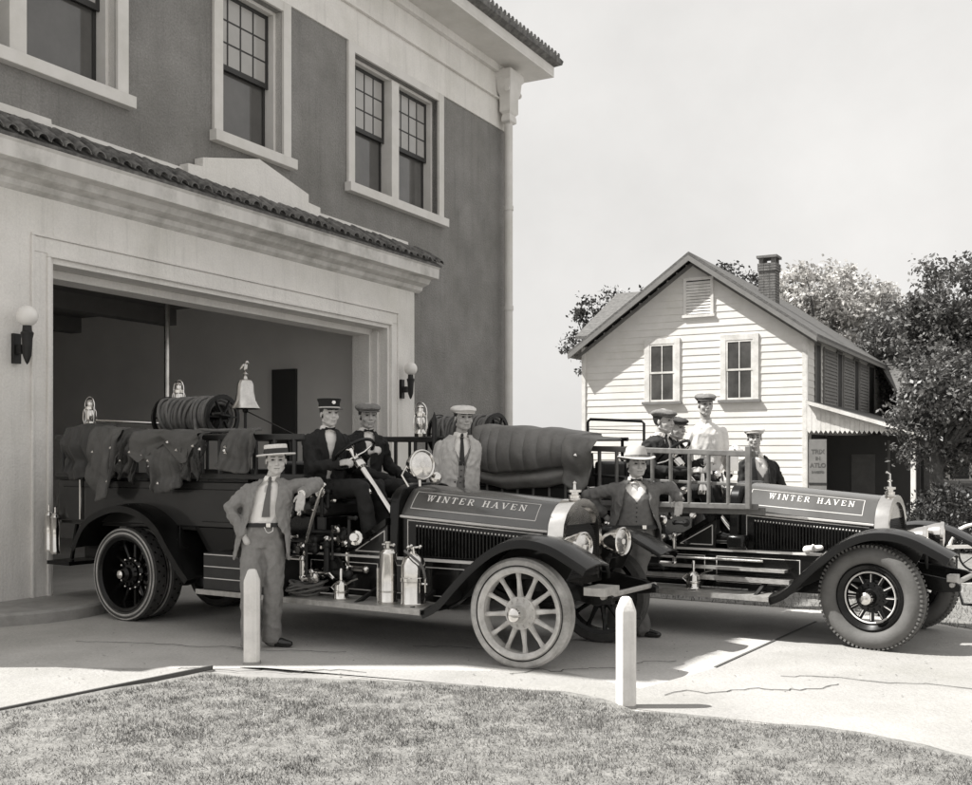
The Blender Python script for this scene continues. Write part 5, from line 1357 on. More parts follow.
# 1 boater man
Z = 9.29; sc = FOC/Z; ox = 266
P1 = standing(dict(head=(277,460,-.04), neck=(271,485,.02), pelvis=(263,539,.0), sh_a=(248,491,.0), sh_b=(293,488,.02), el_a=(232,508,-.06), wr_a=(246,534,-.10),
  el_b=(315,484,.12), wr_b=(304,493,-.08), kn_a=(254,592,-.12), an_a=(252,640,-.10), kn_b=(273,592,.0), an_b=(271,638,.05)), ox, 648, sc)
per1 = person('man in a straw boater and open grey suit, one hand in his pocket', ((ox-486)/FOC*Z, Z, 0), P1,
  dict(yaw=14, pitch=2, hat='boater', tilt=-4, hroll=-4, trousers='suit_g', jacket='suit_g', gap=lambda t: (tab([(-.4,1.15),(0,.85),(.3,.62),(.6,.52),(.85,.42),(1,.5)],t), tab([(-.4,.95),(0,.75),(.3,.5),(.6,.42),(.85,.38),(1,.5)],t)),
  hem=-.34, flare_b=.16, lap0=.42, tie='long', tiem='tie_g', tie_end=.38, tsway=.03, belt=True, beltt=.25, fat=1.10, leg=.088, fx=1.03, bulk=.034,
  toe_a=(.2,-1,0), toe_b=(.95,-.3,0), hand_b=((-.18,-.2,-1),(0,.9,-.3),(-1,0,0),dict(curl=.25))))
# watch chain
# 2 fedora man
Z = 9.92; sc = FOC/Z; ox = 632
P2 = standing(dict(head=(636,464,-.03), neck=(635,486,.02), pelvis=(634,529,.0), sh_a=(612,491,.0), sh_b=(657,490,.0), el_a=(588,496,.05), wr_a=(604,514,.08),
  el_b=(672,488,.04), wr_b=(677,498,-.12), kn_a=(620,582,.0), an_a=(616,628,.0), kn_b=(634,582,-.03), an_b=(640,627,-.05)), ox, 636, sc)
per2 = person('man in a pale fedora, bow tie and waistcoat, arm resting on the brown ladder', ((ox-486)/FOC*Z, Z, 0), P2,
  dict(yaw=10, hat='fedora', tilt=-3, trousers='suit_m', jacket='suit_m', vest='suit_m', gap=lambda t: (tab([(-.4,1.25),(0,1.0),(.3,.75),(.6,.6),(.85,.45),(1,.5)],t), tab([(-.4,1.1),(0,.9),(.3,.7),(.6,.55),(.85,.42),(1,.5)],t)),
  hem=-.36, flare_b=.12, lap0=.40, tie='bow', fat=1.15, leg=.095, fx=1.07, fz=.98, bulk=.03, skin='skin_t', beltt=.06, belt=True,
  toe_a=(-.1,-1,0), toe_b=(.9,-.5,0), hand_b=((-.10,-.15,-1),(0,1,-.2),(-1,0,0),dict(curl=.2))))
def wchain(root, pts, m='nickel'):
    b = MB(); b.tube(spline(pts,5), .004, 6); b.build('watch_chain', M[m], root)
wchain(per1, [(.02,-.175,1.06),(.05,-.185,1.015),(.09,-.185,1.025),(.10,-.18,1.06)])
# 3 chief at the wheel, 4 passenger, 5 light suit man
def seated(px, py, Z, hip, knee, ankle, wa, wb, ea, eb, sh=(.19,.0), lean=0.0, name=None):
    """head centre at pixel px,py and depth Z; everything else relative to the head"""
    c = wpt(px, py, Z); return c
def rel_pose(d): return {k: tuple(v) for k, v in d.items()}
hc = loc2w(LO, LA, (-2.36,-.30,2.05)); base = Vector((hc.x, hc.y, 0))
def seat_pose(eng, ang, lx, ly, hz, wr_a, wr_b, el_a=None, el_b=None, shrot=0.35, kn=(.50,.48), foot=.85):
    """local engine coords -> dict relative to base; the man faces forward (+x) with shoulders turned to the camera by shrot"""
    O = eng; base = loc2w(O, ang, (lx,ly,0))
    def W(x, y, z): p = loc2w(O, ang, (lx+x, ly+y, z)); return tuple(p-base)
    sw = .185
    cs, sn = math.cos(shrot), math.sin(shrot)
    # near shoulder (screen left after turning) / far shoulder
    d = dict(head=W(.02,-.01,hz), neck=W(-.02,.0,hz-.20), pelvis=W(-.08,0,hz-.70), sh_a=W(-.03-sw*sn,-sw*cs,hz-.265), sh_b=W(-.03+sw*sn,sw*cs,hz-.265),
      kn_a=W(kn[0],-.12,hz-.68), kn_b=W(kn[1],.13,hz-.68), an_a=W(kn[0]+.10,-.12,foot+.09), an_b=W(kn[1]+.10,.13,foot+.09))
    d['wr_a'] = W(*wr_a); d['wr_b'] = W(*wr_b)
    d['el_a'] = W(*(el_a or (.02,-.27,hz-.50))); d['el_b'] = W(*(el_b or (.06,.27,hz-.50)))
    return base, d
fwL = (math.cos(LA), math.sin(LA), 0)
ba, ps = seat_pose(LO, LA, -2.34, -.30, 2.065, (.26,-.16,1.60), (.30,.20,1.70), el_a=(.02,-.24,1.56), shrot=.5)
per3 = person('man in a peaked cap with badge and black suit, holding the steering wheel', ba, ps,
  dict(yaw=30, hat='chief', tilt=0, trousers='suit_d', jacket='suit_d', gap=lambda t: tab([(-.2,.10),(.4,.08),(.55,.07),(.75,.17),(.88,.27),(1,.42)],t), hem=-.12, lap0=.4, tie='bow', leg=.075,
  toe_a=fwL, toe_b=fwL, hand_a=((.85,-.3,.15),(-.3,.6,-.6),(0,0,1),dict(curl=1.0)), hand_b=((.8,-.3,.3),(-.3,.6,-.6),(0,0,1),dict(curl=1.0))))
ba, ps = seat_pose(LO, LA, -2.35, .28, 2.06, (.38,-.05,1.42), (.45,.22,1.40), shrot=.5)
per4 = person('man in a flat cap and bow tie seated beside the driver in the peaked cap', ba, ps,
  dict(yaw=22, fx=1.03, fz=1.03, hat='cap', capm='capg', tilt=2, trousers='suit_d', jacket='suit_d', skin='skin_t', gap=lambda t: tab([(-.2,.10),(.4,.08),(.55,.07),(.75,.17),(.88,.27),(1,.42)],t), hem=-.12, lap0=.4, tie='bow', leg=.075,
  toe_a=fwL, toe_b=fwL, hand_a=((.9,-.3,-.3),(0,0,-1),(0,-1,0),dict(curl=.6)), hand_b=((.9,-.3,-.3),(0,0,-1),(0,1,0),dict(curl=.6))))
# light suit man on the far running board of the near engine
Z = 10.40; sc = FOC/Z; ox = 456; base_y = 458+(EYE-.42)*sc
P5 = standing(dict(head=(463.5,418,-.03), neck=(460,441,.02), pelvis=(455,499,.0), sh_a=(440,448,-.03), sh_b=(476,449,.07), el_a=(433,481,-.08), wr_a=(446,496,-.16),
  el_b=(473,484,.12), wr_b=(470,505,.12), kn_a=(451,545,-.02), an_a=(449,578,.0), kn_b=(463,545,.0), an_b=(463,578,.04)), ox, base_y, sc)
per5 = person('man in a white flat cap and pale suit standing between the two engines', ((ox-486)/FOC*Z, Z, .42), P5,
  dict(yaw=20, hat='cap', capm='capw', tilt=0, trousers='suit_l', jacket='suit_l', skin='skin_t', vest='suit_g', gap=lambda t: tab([(-.4,.35),(0,.14),(.3,.12),(.5,.16),(.85,.38),(1,.5)],t), hem=-.36, lap0=.35, tie='long', tiem='tie_d', tie_end=.5,
  button=(.1,.28), bulk=.038, fat=1.12, fx=1.02, toe_a=(.2,-1,0), toe_b=(.5,-1,0)))
fwR = (math.cos(RA), math.sin(RA), 0)
ba, ps = seat_pose(RO, RA, -2.16, -.26, 2.02, (.34,-.10,1.52), (.36,.16,1.60), shrot=.35)
per6 = person('man in a grey flat cap driving the engine with the brown ladder', ba, ps,
  dict(yaw=45, fx=.98, hat='cap', capm='capg', tilt=0, trousers='suit_d', jacket='suit_d', skin='skin_t', gap=lambda t: tab([(-.2,.10),(.4,.08),(.55,.07),(.75,.17),(.88,.27),(1,.42)],t), hem=-.12, lap0=.4, tie='long', tiem='tie_d', leg=.075,
  toe_a=fwR, toe_b=fwR, hand_a=((.85,-.3,.15),(-.3,.6,-.6),(0,0,1),dict(curl=1.0)), hand_b=((.8,-.3,.3),(-.3,.6,-.6),(0,0,1),dict(curl=1.0))))
ba, ps = seat_pose(RO, RA, -2.26, .24, 1.965, (.36,-.05,1.42), (.40,.22,1.40), shrot=.35)
per7 = person('man in a dark cap half hidden behind the driver in the grey flat cap', ba, ps,
  dict(yaw=45, fx=1.04, hat='cap', capm='capd', tilt=3, trousers='suit_d', jacket='suit_d', skin='skin_t', gap=lambda t: tab([(-.2,.10),(.4,.08),(.55,.07),(.75,.17),(.88,.27),(1,.42)],t), hem=-.12, lap0=.4, tie='long', tiem='tie_d', leg=.075,
  toe_a=fwR, toe_b=fwR, hand_a=((.9,-.3,-.3),(0,0,-1),(0,-1,0),dict(curl=.6)), hand_b=((.9,-.3,-.3),(0,0,-1),(0,1,0),dict(curl=.6))))
# white shirt man standing on the far running board of the right engine
Z = 11.72; sc = FOC/Z; ox = 706; base_y = 458+(EYE-.42)*sc
P8 = standing(dict(head=(705,405,-.02), neck=(706,427,.02), pelvis=(706,478,.0), sh_a=(691,434,.0), sh_b=(724,433,.0), el_a=(686,458,-.02), wr_a=(681,473,-.10),
  el_b=(728,458,-.02), wr_b=(731,452,-.20), kn_a=(700,515,.0), an_a=(698,562,.0), kn_b=(713,515,.0), an_b=(714,562,.0)), ox, base_y, sc)
P8['wr_b'] = ((731-ox)/sc, -.22, (base_y-447)/sc); P8['el_b'] = ((727-ox)/sc, .02, (base_y-462)/sc)
per8 = person('man in a flat cap and open necked white shirt standing above the brown ladder', ((ox-486)/FOC*Z, Z, .42), P8,
  dict(yaw=4, fx=.95, fz=1.03, hat='cap', capm='capg', tilt=0, trousers='suit_m', shirt='cream_shirt', skin='skin_t', sleeve=.85, belt=True, toe_a=(0,-1,0), toe_b=(.1,-1,0),
  hand_b=((.2,-.6,-.3),(0,0,-1),(-1,0,0),dict(curl=.6)), hand_a=((-.1,-.5,-.6),(0,.3,-1),(1,0,0),dict(curl=.4))))
# man behind the right engine
Z = 12.6; sc = FOC/Z; ox = 757; base_y = 458+EYE*sc
P9 = standing(dict(head=(754,438,-.02), neck=(757,460,.02), pelvis=(760,508,.0), sh_a=(742,467,-.03), sh_b=(775,467,.05), el_a=(741,492,-.08), wr_a=(748,506,-.16),
  el_b=(785,492,.06), wr_b=(779,509,-.04), kn_a=(755,553,.0), an_a=(754,591,.0), kn_b=(767,553,.0), an_b=(768,591,.0)), ox, base_y, sc)
per9 = person('man in a pale cap and open dark jacket standing alone before the white siding', ((ox-486)/FOC*Z, Z, 0), P9,
  dict(yaw=-8, hat='cap', capm='capw', tilt=-8, trousers='suit_d', jacket='suit_d', vest='suit_m', skin='skin_t', gap=lambda t: tab([(-.4,.9),(0,.6),(.3,.4),(.6,.36),(.85,.36),(1,.5)],t), hem=-.36, lap0=.4, tie=None,
  toe_a=(0,-1,0), toe_b=(.3,-1,0)))
SKY0=.43; SKY1=.56; SUN=4.4; EXPO=0.9
# ================================================================ white bollard posts
def post(label, X, Y, h, w):
    t = thing('wooden_post', label, 'post', (X,Y,0), R(8), 'short white posts beside the drive')
    b = MB(); a = w/2; c = .022
    oct_ = lambda s, z: [(x*s, y*s, z) for x, y in ((-a+c,-a),(a-c,-a),(a,-a+c),(a,a-c),(a-c,a),(-a+c,a),(-a,a-c),(-a,-a+c))]
    b.loft([oct_(1,-.1), oct_(1.0,h-.10), oct_(.97,h-.085), oct_(.55,h-.01), oct_(.35,h)])
    b.build('shaft', M['white'], t, bevel=.004)
    b = MB(); b.loft([[(x*1.15*a/(w/2), y*1.15, .0) for x, y, z in oct_(1,0)], [(x*1.02, y*1.02, .025) for x, y, z in oct_(1,0)]]); b.build('soil_collar', M['dirtm'], t)
Xp, Yp = gp(252,664); post('squared white wooden post before the legs of the man in the boater', Xp, Yp, .76, .125)
Xp, Yp = gp(626,708); post('squared white wooden post on the grass edge by the pale spoked wheel', Xp, Yp, .735, .118)

# ================================================================ white clapboard house
HS = Vector((604,1070,0)).normalized(); HG = Vector((-HS.y, HS.x, 0)); HC = Vector((8.0748, 27, 0))
h_rz = math.atan2(-HG.y, -HG.x)          # local x = -HG (towards right corner = 0), local y = HS (depth)
house = thing('white_house', 'two storey white clapboard house with gabled front, brick chimney and lean-to porch', 'house', HC, h_rz)
GW = 6.15; RIDGE = 6.93; EV = 4.86; DEP = 11.2
cx = -2.95
def zroof(x): return RIDGE-.0-(RIDGE-EV)*abs(x-cx)/(0-cx)
def clap(mb, a, b, z0, z1, fixed, axis, out, clip=None):
    pass
b = MB(); z = .5; bh = .185; i = 0
while z < RIDGE-.1:
    z1 = min(z+bh, RIDGE)
    zt = z1
    hw = 99 if zt <= EV-.01 else (RIDGE-zt)/(RIDGE-EV)*2.95
    x0 = max(-GW, cx-hw); x1 = min(0, cx+hw)
    if zt > EV: x0 = cx-hw; x0 = max(x0, -GW)
    j = random.uniform(-.003,.003)
    if x1-x0 > .1: b.hexa([(x0,-.021+j,z),(x1,-.021+j,z),(x1,.03,z),(x0,.03,z),(x0,-.008,z1+.004),(x1,-.008,z1+.004),(x1,.03,z1+.004),(x0,.03,z1+.004)])
    z += bh
b.box(-GW,0,-.03,.05,0,.5)
b.build('gable_siding', M['siding'], house, smooth=0)
b = MB(); b.prism([(-GW+.02,0),(-.02,0),(-.02,EV-.05),(cx,RIDGE-.06),(-GW+.02,EV-.25)], lambda x,z,y: (x,y,z), .031, .12); b.build('gable_wall', M['siding'], house)
b = MB(); z = .5
while z < EV-.05:
    b.hexa([(.024,0,z),(.024,DEP,z),(-.03,DEP,z),(-.03,0,z),(.008,0,z+bh),(.008,DEP,z+bh),(-.03,DEP,z+bh),(-.03,0,z+bh)]); z += bh
b.box(-.05,.02,.03,DEP,0,.5); b.box(-GW,-GW+.05,.03,DEP,0,EV-.1); b.box(-GW,0,DEP-.05,DEP,0,EV)
b.build('side_siding', M['siding'], house, smooth=0)
b = MB()
for x in (-GW-.02, -.085): b.box(x,x+.11,-.045,-.001,0,EV-.02 if x > -1 else EV-.12)
b.box(.03,.045,-.045,.09,0,EV-.02); each(b, 'corner_board', M['white'], house)
# roof: two slopes with overhang, soffit boards
b = MB(); OV = .38
sl = (RIDGE-EV)/2.95
def roofz(d): return RIDGE+.06-sl*d
for s in (-1, 1):
    D = 3.32 if s > 0 else 3.5
    p = [(cx, roofz(0)), (cx+s*D, roofz(D)), (cx+s*D, roofz(D)+.07), (cx, roofz(0)+.09)]
    b.prism(p, lambda x,z,y: (x,y,z), -OV, DEP+.3)
b.build('roof', M['shingle'], house, recalc=True)
b = MB()
for s in (-1, 1):
    D = 3.30 if s > 0 else 3.48
    b.prism([(cx, roofz(0)-.005), (cx+s*D, roofz(D)-.005), (cx+s*D, roofz(D)-.14), (cx, roofz(0)-.15)], lambda x,z,y: (x,y,z), -OV-.012, -OV+.03)
    b.prism([(cx, roofz(0)-.12), (cx+s*D*.97, roofz(D*.97)-.12), (cx+s*D*.97, roofz(D*.97)-.22), (cx, roofz(0)-.24)], lambda x,z,y: (x,y,z), -.05, -.031)
    b.box(*sorted((cx+s*(D-.02), cx+s*(D+.02))), -OV, DEP+.3, roofz(D)-.10, roofz(D)-.002)
b.build('rake_board', M['greyw'], house, recalc=True)
def hwin(x0, x1, z0, z1):
    b = MB(); t = .15
    b.box(x0-t,x0,-.055,-.02,z0-.0,z1+t); b.box(x1,x1+t,-.055,-.02,z0,z1+t); b.box(x0,x1,-.055,-.02,z1,z1+t)
    w = b.build('window', M['white'], house, bevel=.004)
    b = MB(); b.box(x0-t-.05,x1+t+.05,-.11,-.02,z0-.07,z0-.002); b.build('sill', M['greyw'], w)
    b = MB(); f = .05; m = (z0+z1)/2; xc = (x0+x1)/2
    for za, zb, y in ((z0,m+.02,-.034),(m-.02,z1,-.046)):
        b.box(x0,x0+f,y,y+.012,za,zb); b.box(x1-f,x1,y,y+.012,za,zb); b.box(x0+f,x1-f,y,y+.012,za,za+f); b.box(x0+f,x1-f,y,y+.012,zb-f,zb); b.box(xc-.012,xc+.012,y,y+.012,za+f,zb-f)
    b.build('sash', M['white'], w)
    b = MB(); b.box(x0+.01,x1-.01,-.0335,-.031,z0+.01,z1-.01); b.build('pane', M['glass_h'], w)
hwin(-4.16,-3.45,3.17,4.72); hwin(-2.05,-1.34,3.17,4.72)
b = MB(); x0, x1, z0, z1 = -3.12,-2.46,5.45,6.36; t = .08
b.box(x0-t,x0,-.06,-.02,z0,z1); b.box(x1,x1+t,-.06,-.02,z0,z1); b.box(x0-t,x1+t,-.06,-.02,z1,z1+t); b.box(x0-t-.03,x1+t+.03,-.08,-.02,z0-.07,z0)
v = b.build('gable_vent', M['white'], house)
b = MB(); b.box(x0,x1,-.0335,-.031,z0,z1); b.build('vent_back', M['shade'], v)
b = MB()
for k in range(11):
    z = z0+.04+k*(z1-z0-.04)/11; b.hexa([(x0,-.058,z-.02),(x1,-.058,z-.02),(x1,-.05,z-.025),(x0,-.05,z-.025),(x0,-.042,z+.045),(x1,-.042,z+.045),(x1,-.034,z+.04),(x0,-.034,z+.04)])
b.build('vent_slat', M['white'], v)
# side windows / shutters on the upper storey
for (ya, yb, kind) in ((.95,1.45,'w'),(1.9,3.5,'s'),(3.7,4.25,'w'),(4.5,6.0,'s'),(6.2,6.8,'w'),(7.0,8.3,'s'),(8.6,9.6,'w')):
    if kind == 'w':
        b = MB(); b.box(.03,.055,ya-.08,ya,3.1,4.6); b.box(.03,.055,yb,yb+.08,3.1,4.6); b.box(.03,.055,ya-.08,yb+.08,4.6,4.68); b.box(.03,.075,ya-.1,yb+.1,3.03,3.1)
        w = b.build('window', M['greyw'], house); b = MB(); b.box(.031,.034,ya,yb,3.1,4.6); b.build('pane', M['sash'], w)
    else:
        b = MB(); n = 16
        for k in range(n):
            z = 3.1+1.5*k/n; b.hexa([(.075,ya,z),(.075,yb,z),(.05,yb,z),(.05,ya,z),(.05,ya,z+.085),(.05,yb,z+.085),(.035,yb,z+.085),(.035,ya,z+.085)])
        b.box(.03,.07,ya-.05,ya,3.08,4.62); b.box(.03,.07,yb,yb+.05,3.08,4.62); b.build('shutter', M['greyw'], house)
# chimney
b = MB(); px_, py_ = -1.74, 3.1; wx, wy = .23, .23
b.box(px_-wx+.01,px_+wx-.01,py_-wy+.01,py_+wy-.01,5.2,7.16); ch = b.build('chimney', M['mortar'], house)
b = MB(); z = 5.9; r = 0
while z < 7.18:
    e = .012 if z < 6.92 else .04
    for k in range(3):
        for (s, fx) in ((-1,0),(1,0)):
            o_ = (.075 if r % 2 else 0)
            xa = px_-wx-e+k*(2*(wx+e))/3+.006; xb = xa+(2*(wx+e))/3-.012
            b.box(xa,xb,py_-wy-e,py_-wy+.02,z,z+.062) if s < 0 else b.box(px_+wx-.02,px_+wx+e,py_-wy-e+k*(2*(wx+e))/3+.006,py_-wy-e+(k+1)*(2*(wx+e))/3-.006,z,z+.062)
            if s < 0: b.box(px_-wx-e,px_-wx+.02,py_-wy+k*(2*wx)/3+.006,py_-wy+(k+1)*(2*wx)/3-.006,z,z+.062)
    z += .076; r += 1
for sx in (-1,1):
    for sy in (-1,1): b.box(px_+sx*.17-.06,px_+sx*.17+.06,py_+sy*.17-.06,py_+sy*.17+.06,7.165,7.33)
b.box(px_-.29,px_+.29,py_-.29,py_+.29,7.33,7.40); b.build('bricks', M['brick'], ch)
# lean-to porch on the right side
PW = 2.55
b = MB(); b.prism([(.06,3.02),(PW+.25,2.16),(PW+.25,2.24),(.06,3.10)], lambda x,z,y: (x,y,z), -.25, DEP); pr = b.build('porch_roof', M['shingle'], house, recalc=True)
b = MB(); b.prism([(.05,3.0),(PW+.25,2.14),(PW+.25,2.235),(.05,3.095)], lambda x,z,y: (x,y,z), -.275, -.252); b.build('porch_rake', M['white'], house, recalc=True)
b = MB(); n = 22
poly = []
for k in range(n):        # vertical boards with pointed lower ends
    xa = .05+(PW-.02)*k/n; xb = .05+(PW-.02)*(k+1)/n; zt = lambda x: 3.02-(x-.06)*.314-.03
    zb = 2.30-.05*(k/n)
    b.prism([(xa,zb+.05),(xa+(xb-xa)/2,zb-.03),(xb-.004,zb+.05),(xb-.004,zt(xb)),(xa,zt(xa))], lambda x,z,y: (x,y,z), -.12+.004*(k % 2), -.10)
b.build('porch_gable_boards', M['white'], house, recalc=True)
b = MB()
for y in (-.10, 3.5, 7.0, 10.8): b.box(PW-.06,PW+.05,y,y+.11,0,2.16)
each(b, 'porch_post', M['white'], house)
b = MB(); b.box(.05,PW+.1,-.1,DEP,0.0,.30); b.box(PW+.1,PW+.4,1.5,3,0,.15); b.build('porch_floor', M['greyw'], house)
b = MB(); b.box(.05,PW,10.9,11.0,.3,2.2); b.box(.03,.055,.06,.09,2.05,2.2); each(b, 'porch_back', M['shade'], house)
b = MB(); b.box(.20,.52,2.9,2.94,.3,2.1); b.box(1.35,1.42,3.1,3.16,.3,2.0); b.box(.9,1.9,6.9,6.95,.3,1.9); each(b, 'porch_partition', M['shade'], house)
b = MB(); b.box(.032,.05,.5,10.8,.3,2.25); b.build('porch_shade_wall', M['shade'], house)  # dark sheet over the siding: porch shade put into its colour
b = MB(); b.box(.06,PW-.1,1.9,1.95,.3,2.25); b.build('porch_shade_sheet', M['shade'], house)  # added dark sheet standing in for the shade inside the porch
b = MB(); b.box(.75,1.35,1.87,1.895,.3,1.75); b.box(1.75,1.80,1.3,1.35,.3,2.1); each(b, 'porch_door', M['greyd'], house)
# sign on a grey board at the porch entrance
sg = thing('notice_board', 'grey hand-lettered notice board just inside the porch opening', 'sign', HC+HS*-.06-HG*.33, h_rz)
b = MB(); b.box(-.24,.19,-.02,.02,.5,2.12); b.build('board', M['greyw'], sg)
def text(s, size, x, z, y, m, parent, w=None):
    cu = bpy.data.curves.new('txt','FONT'); cu.body = s; cu.size = size; cu.align_x = 'CENTER'; cu.extrude = .002; cu.offset = .004
    o = bpy.data.objects.new('tmp', cu); COL.objects.link(o); dg = bpy.context.evaluated_depsgraph_get(); dg.update()
    me = bpy.data.meshes.new_from_object(o.evaluated_get(dg)); bpy.data.objects.remove(o)
    me.transform(Matrix.Translation((x,y,z)) @ Matrix.Rotation(R(90),4,'X')); o = link('lettering', me, m, parent); return o
for s, sz, z in (('TRIX',.15,1.76),('IN',.12,1.60),('ATLO',.15,1.42),('INVESTO',.075,1.27)): text(s, sz, -.02, z, -.023, M['greyd'], sg)
b = MB(); b.box(-.24,.19,-.03,-.021,.98,1.03); b.build('rail', M['sash'], sg)
# left wing behind
wing = thing('shingled_wing', 'narrow rear wing with sloping shingled roof, joined behind the white gabled house', 'house', HC+HG*6.2+HS*2.5, h_rz)
b = MB(); b.box(-.9,.8,.3,6,0,5.3); b.build('wall', M['wingw'], wing)
b = MB(); b.prism([(-.3,5.35),(3.0,7.10),(6.2,5.35),(6.2,5.25),(3.0,7.0),(-.3,5.25)], lambda y,z,x: (x,y,z), -1.2, 1.0); b.build('roof', M['shingle'], wing, recalc=True)

# small dark bungalow among the trees at the right
bg = thing('bungalow', 'dim bungalow with dark porch and light steps, half hidden under the glossy leaved tree', 'house', (17.0, 33.0, 0), R(-8))
b = MB(); b.box(-3.5,9,0,6,0,3.0); b.build('wall', M['greyw'], bg)
b = MB(); b.prism([(-1.8,2.9),(3,5.0),(8,2.9),(8,3.0),(3,5.15),(-1.8,3.0)], lambda y,z,x: (x,y,z), -4.2, 10); b.build('roof', M['shingle'], bg, recalc=True)
b = MB()
for x in (-3.4,-1.2,1.0,3.2): b.box(x,x+.14,-1.7,-1.56,0,2.9)
b.box(-3.5,4,-1.75,-1.7,.9,.98); b.box(-3.5,4,-1.7,0,.0,.55); each(b, 'porch_post', M['greyw'], bg)
for k in range(4):
    b = MB(); b.box(-2.9,-1.5,-2.0-.3*k,-1.72-.3*k,0,.50-.12*k); b.build('step', M['white'], bg)
for x0 in (-2.9,-.4,2.0):
    b = MB(); b.box(x0,x0+1.0,-.03,-.005,.9,2.4); w = b.build('window', M['white'], bg); b = MB(); b.box(x0+.1,x0+.9,-.045,-.031,1.0,2.3); b.build('pane', M['sash'], w)

# ================================================================ trees
LEAF = {'d': mat_leaf('leaf_dark', .045), 'm': mat_leaf('leaf_mid', .13), 'l': mat_leaf('leaf_light', .5, .3, .35), 's': mat_leaf('leaf_shiny', .11, .6), 'g': mat_leaf('grass_blade', .17, .5, .2)}
def leafmesh(name, C, size, asp, rg, up=.35, fold=True):
    n = len(C)
    d = rg.normal(size=(n,3)); d[:,2] -= .25; d /= np.linalg.norm(d,axis=1)[:,None]
    nn = rg.normal(size=(n,3)); nn[:,2] += up*3; nn -= d*(nn*d).sum(1)[:,None]; nn /= np.linalg.norm(nn,axis=1)[:,None]+1e-9
    lat = np.cross(d, nn); s = size*rg.uniform(.6,1.35,(n,1))
    v = np.empty((n,4,3)); v[:,0] = C; v[:,1] = C+d*s*.5+lat*s*asp*.5+nn*s*.06; v[:,2] = C+d*s; v[:,3] = C+d*s*.5-lat*s*asp*.5+nn*s*.06
    me = bpy.data.meshes.new(name); me.vertices.add(n*4); me.vertices.foreach_set('co', v.ravel())
    me.loops.add(n*4); me.loops.foreach_set('vertex_index', np.arange(n*4)); me.polygons.add(n); me.polygons.foreach_set('loop_start', np.arange(n)*4)
    me.update(calc_edges=True); me.validate(); return me
def tree(name, label, loc, th, tr, blobs, nclump, per, size, lm, seed, group=None, csize=.45, asp=.55, limbs=True):
    rg = np.random.default_rng(seed); rs = random.Random(seed)
    t = thing(name, label, 'tree', loc, 0, group)
    cl = []
    vol = np.array([b[3]*b[4]*b[5] for b in blobs]); vol = vol/vol.sum()
    for k in range(nclump):
        b_ = blobs[rg.choice(len(blobs), p=vol)]; d = rg.normal(size=3); d /= np.linalg.norm(d); r = rg.uniform(.45,1)**.5
        r *= 1+.13*noise.noise(Vector(d*2.3)+Vector((seed,0,0)))*2
        cl.append(np.array(b_[:3])+d*np.array(b_[3:])*r)
    cl = np.array(cl)
    C = np.repeat(cl, per, axis=0); cs = np.repeat(rg.uniform(.5,1.3,len(cl)), per)
    C = C+rg.normal(size=C.shape)*csize*.42*cs[:,None]*np.array([1,1,.7])
    me = leafmesh('crown', C, size, asp, rg); me.name = 'crown'; link('crown', me, lm, t)
    b = MB(); top = Vector((rs.uniform(-.2,.2), rs.uniform(-.2,.2), th)); P = [Vector((0,0,-.2)), Vector((.05,0,th*.3)), Vector((-.04,.05,th*.65)), top]
    b.tube(spline([tuple(p) for p in P],4), [tr*1.25-(tr*.6)*i/12 for i in range(13)], 12)
    tk = b.build('trunk', M['bark'], t)
    if limbs:
        b = MB(); idx = rg.choice(len(cl), min(len(cl), 46), replace=False)
        for i in idx:
            e = Vector(cl[i]); s0 = lerp(P[1], top, rs.uniform(.4,1)); mid = lerp(s0, e, .5)+Vector((rs.uniform(-.3,.3),rs.uniform(-.3,.3),rs.uniform(.0,.4)))
            b.tube(spline([tuple(s0),tuple(mid),tuple(e)],4), [max(.012,tr*.42*(1-i2/8.6)) for i2 in range(9)], 6)
        b.build('limb', M['bark'], t)
    return t
def Zx(px, Z): return (px-486)/FOC*Z
def Zh(py, Z): return EYE-(py-458)/FOC*Z
gB = 'trees standing beyond the white house'
# dark trees behind the roof
Z = 46
for i, (px, top, w, lab) in enumerate(((612,272,1.5,'dark tree top above the shingled wing roof, farthest from the gable peak'),(640,268,1.6,'dark tree top halfway between the wing roof end and the gable peak'),(664,276,1.2,'small dark tree top beside the gable peak'),(738,258,1.5,'dark tree top between the gable peak and the chimney'),(757,268,1.2,'dark tree top directly behind the chimney'))):
    zt = Zh(top, Z)-(.75 if i < 3 else -.25); w = w*(1.25 if i < 3 else 1); X = Zx(px, Z)
    tree('tree', lab, (X, Z+i*.7, 0), zt-2.2, .2, [(0,0,zt-1.2,w,1.3,1.1),(-.6,0,zt-2.4,w,1.4,1.2),(.7,.2,zt-2.6,w,1.4,1.2)], 75, 60, .17, LEAF['d'], 40+i, gB, .45)
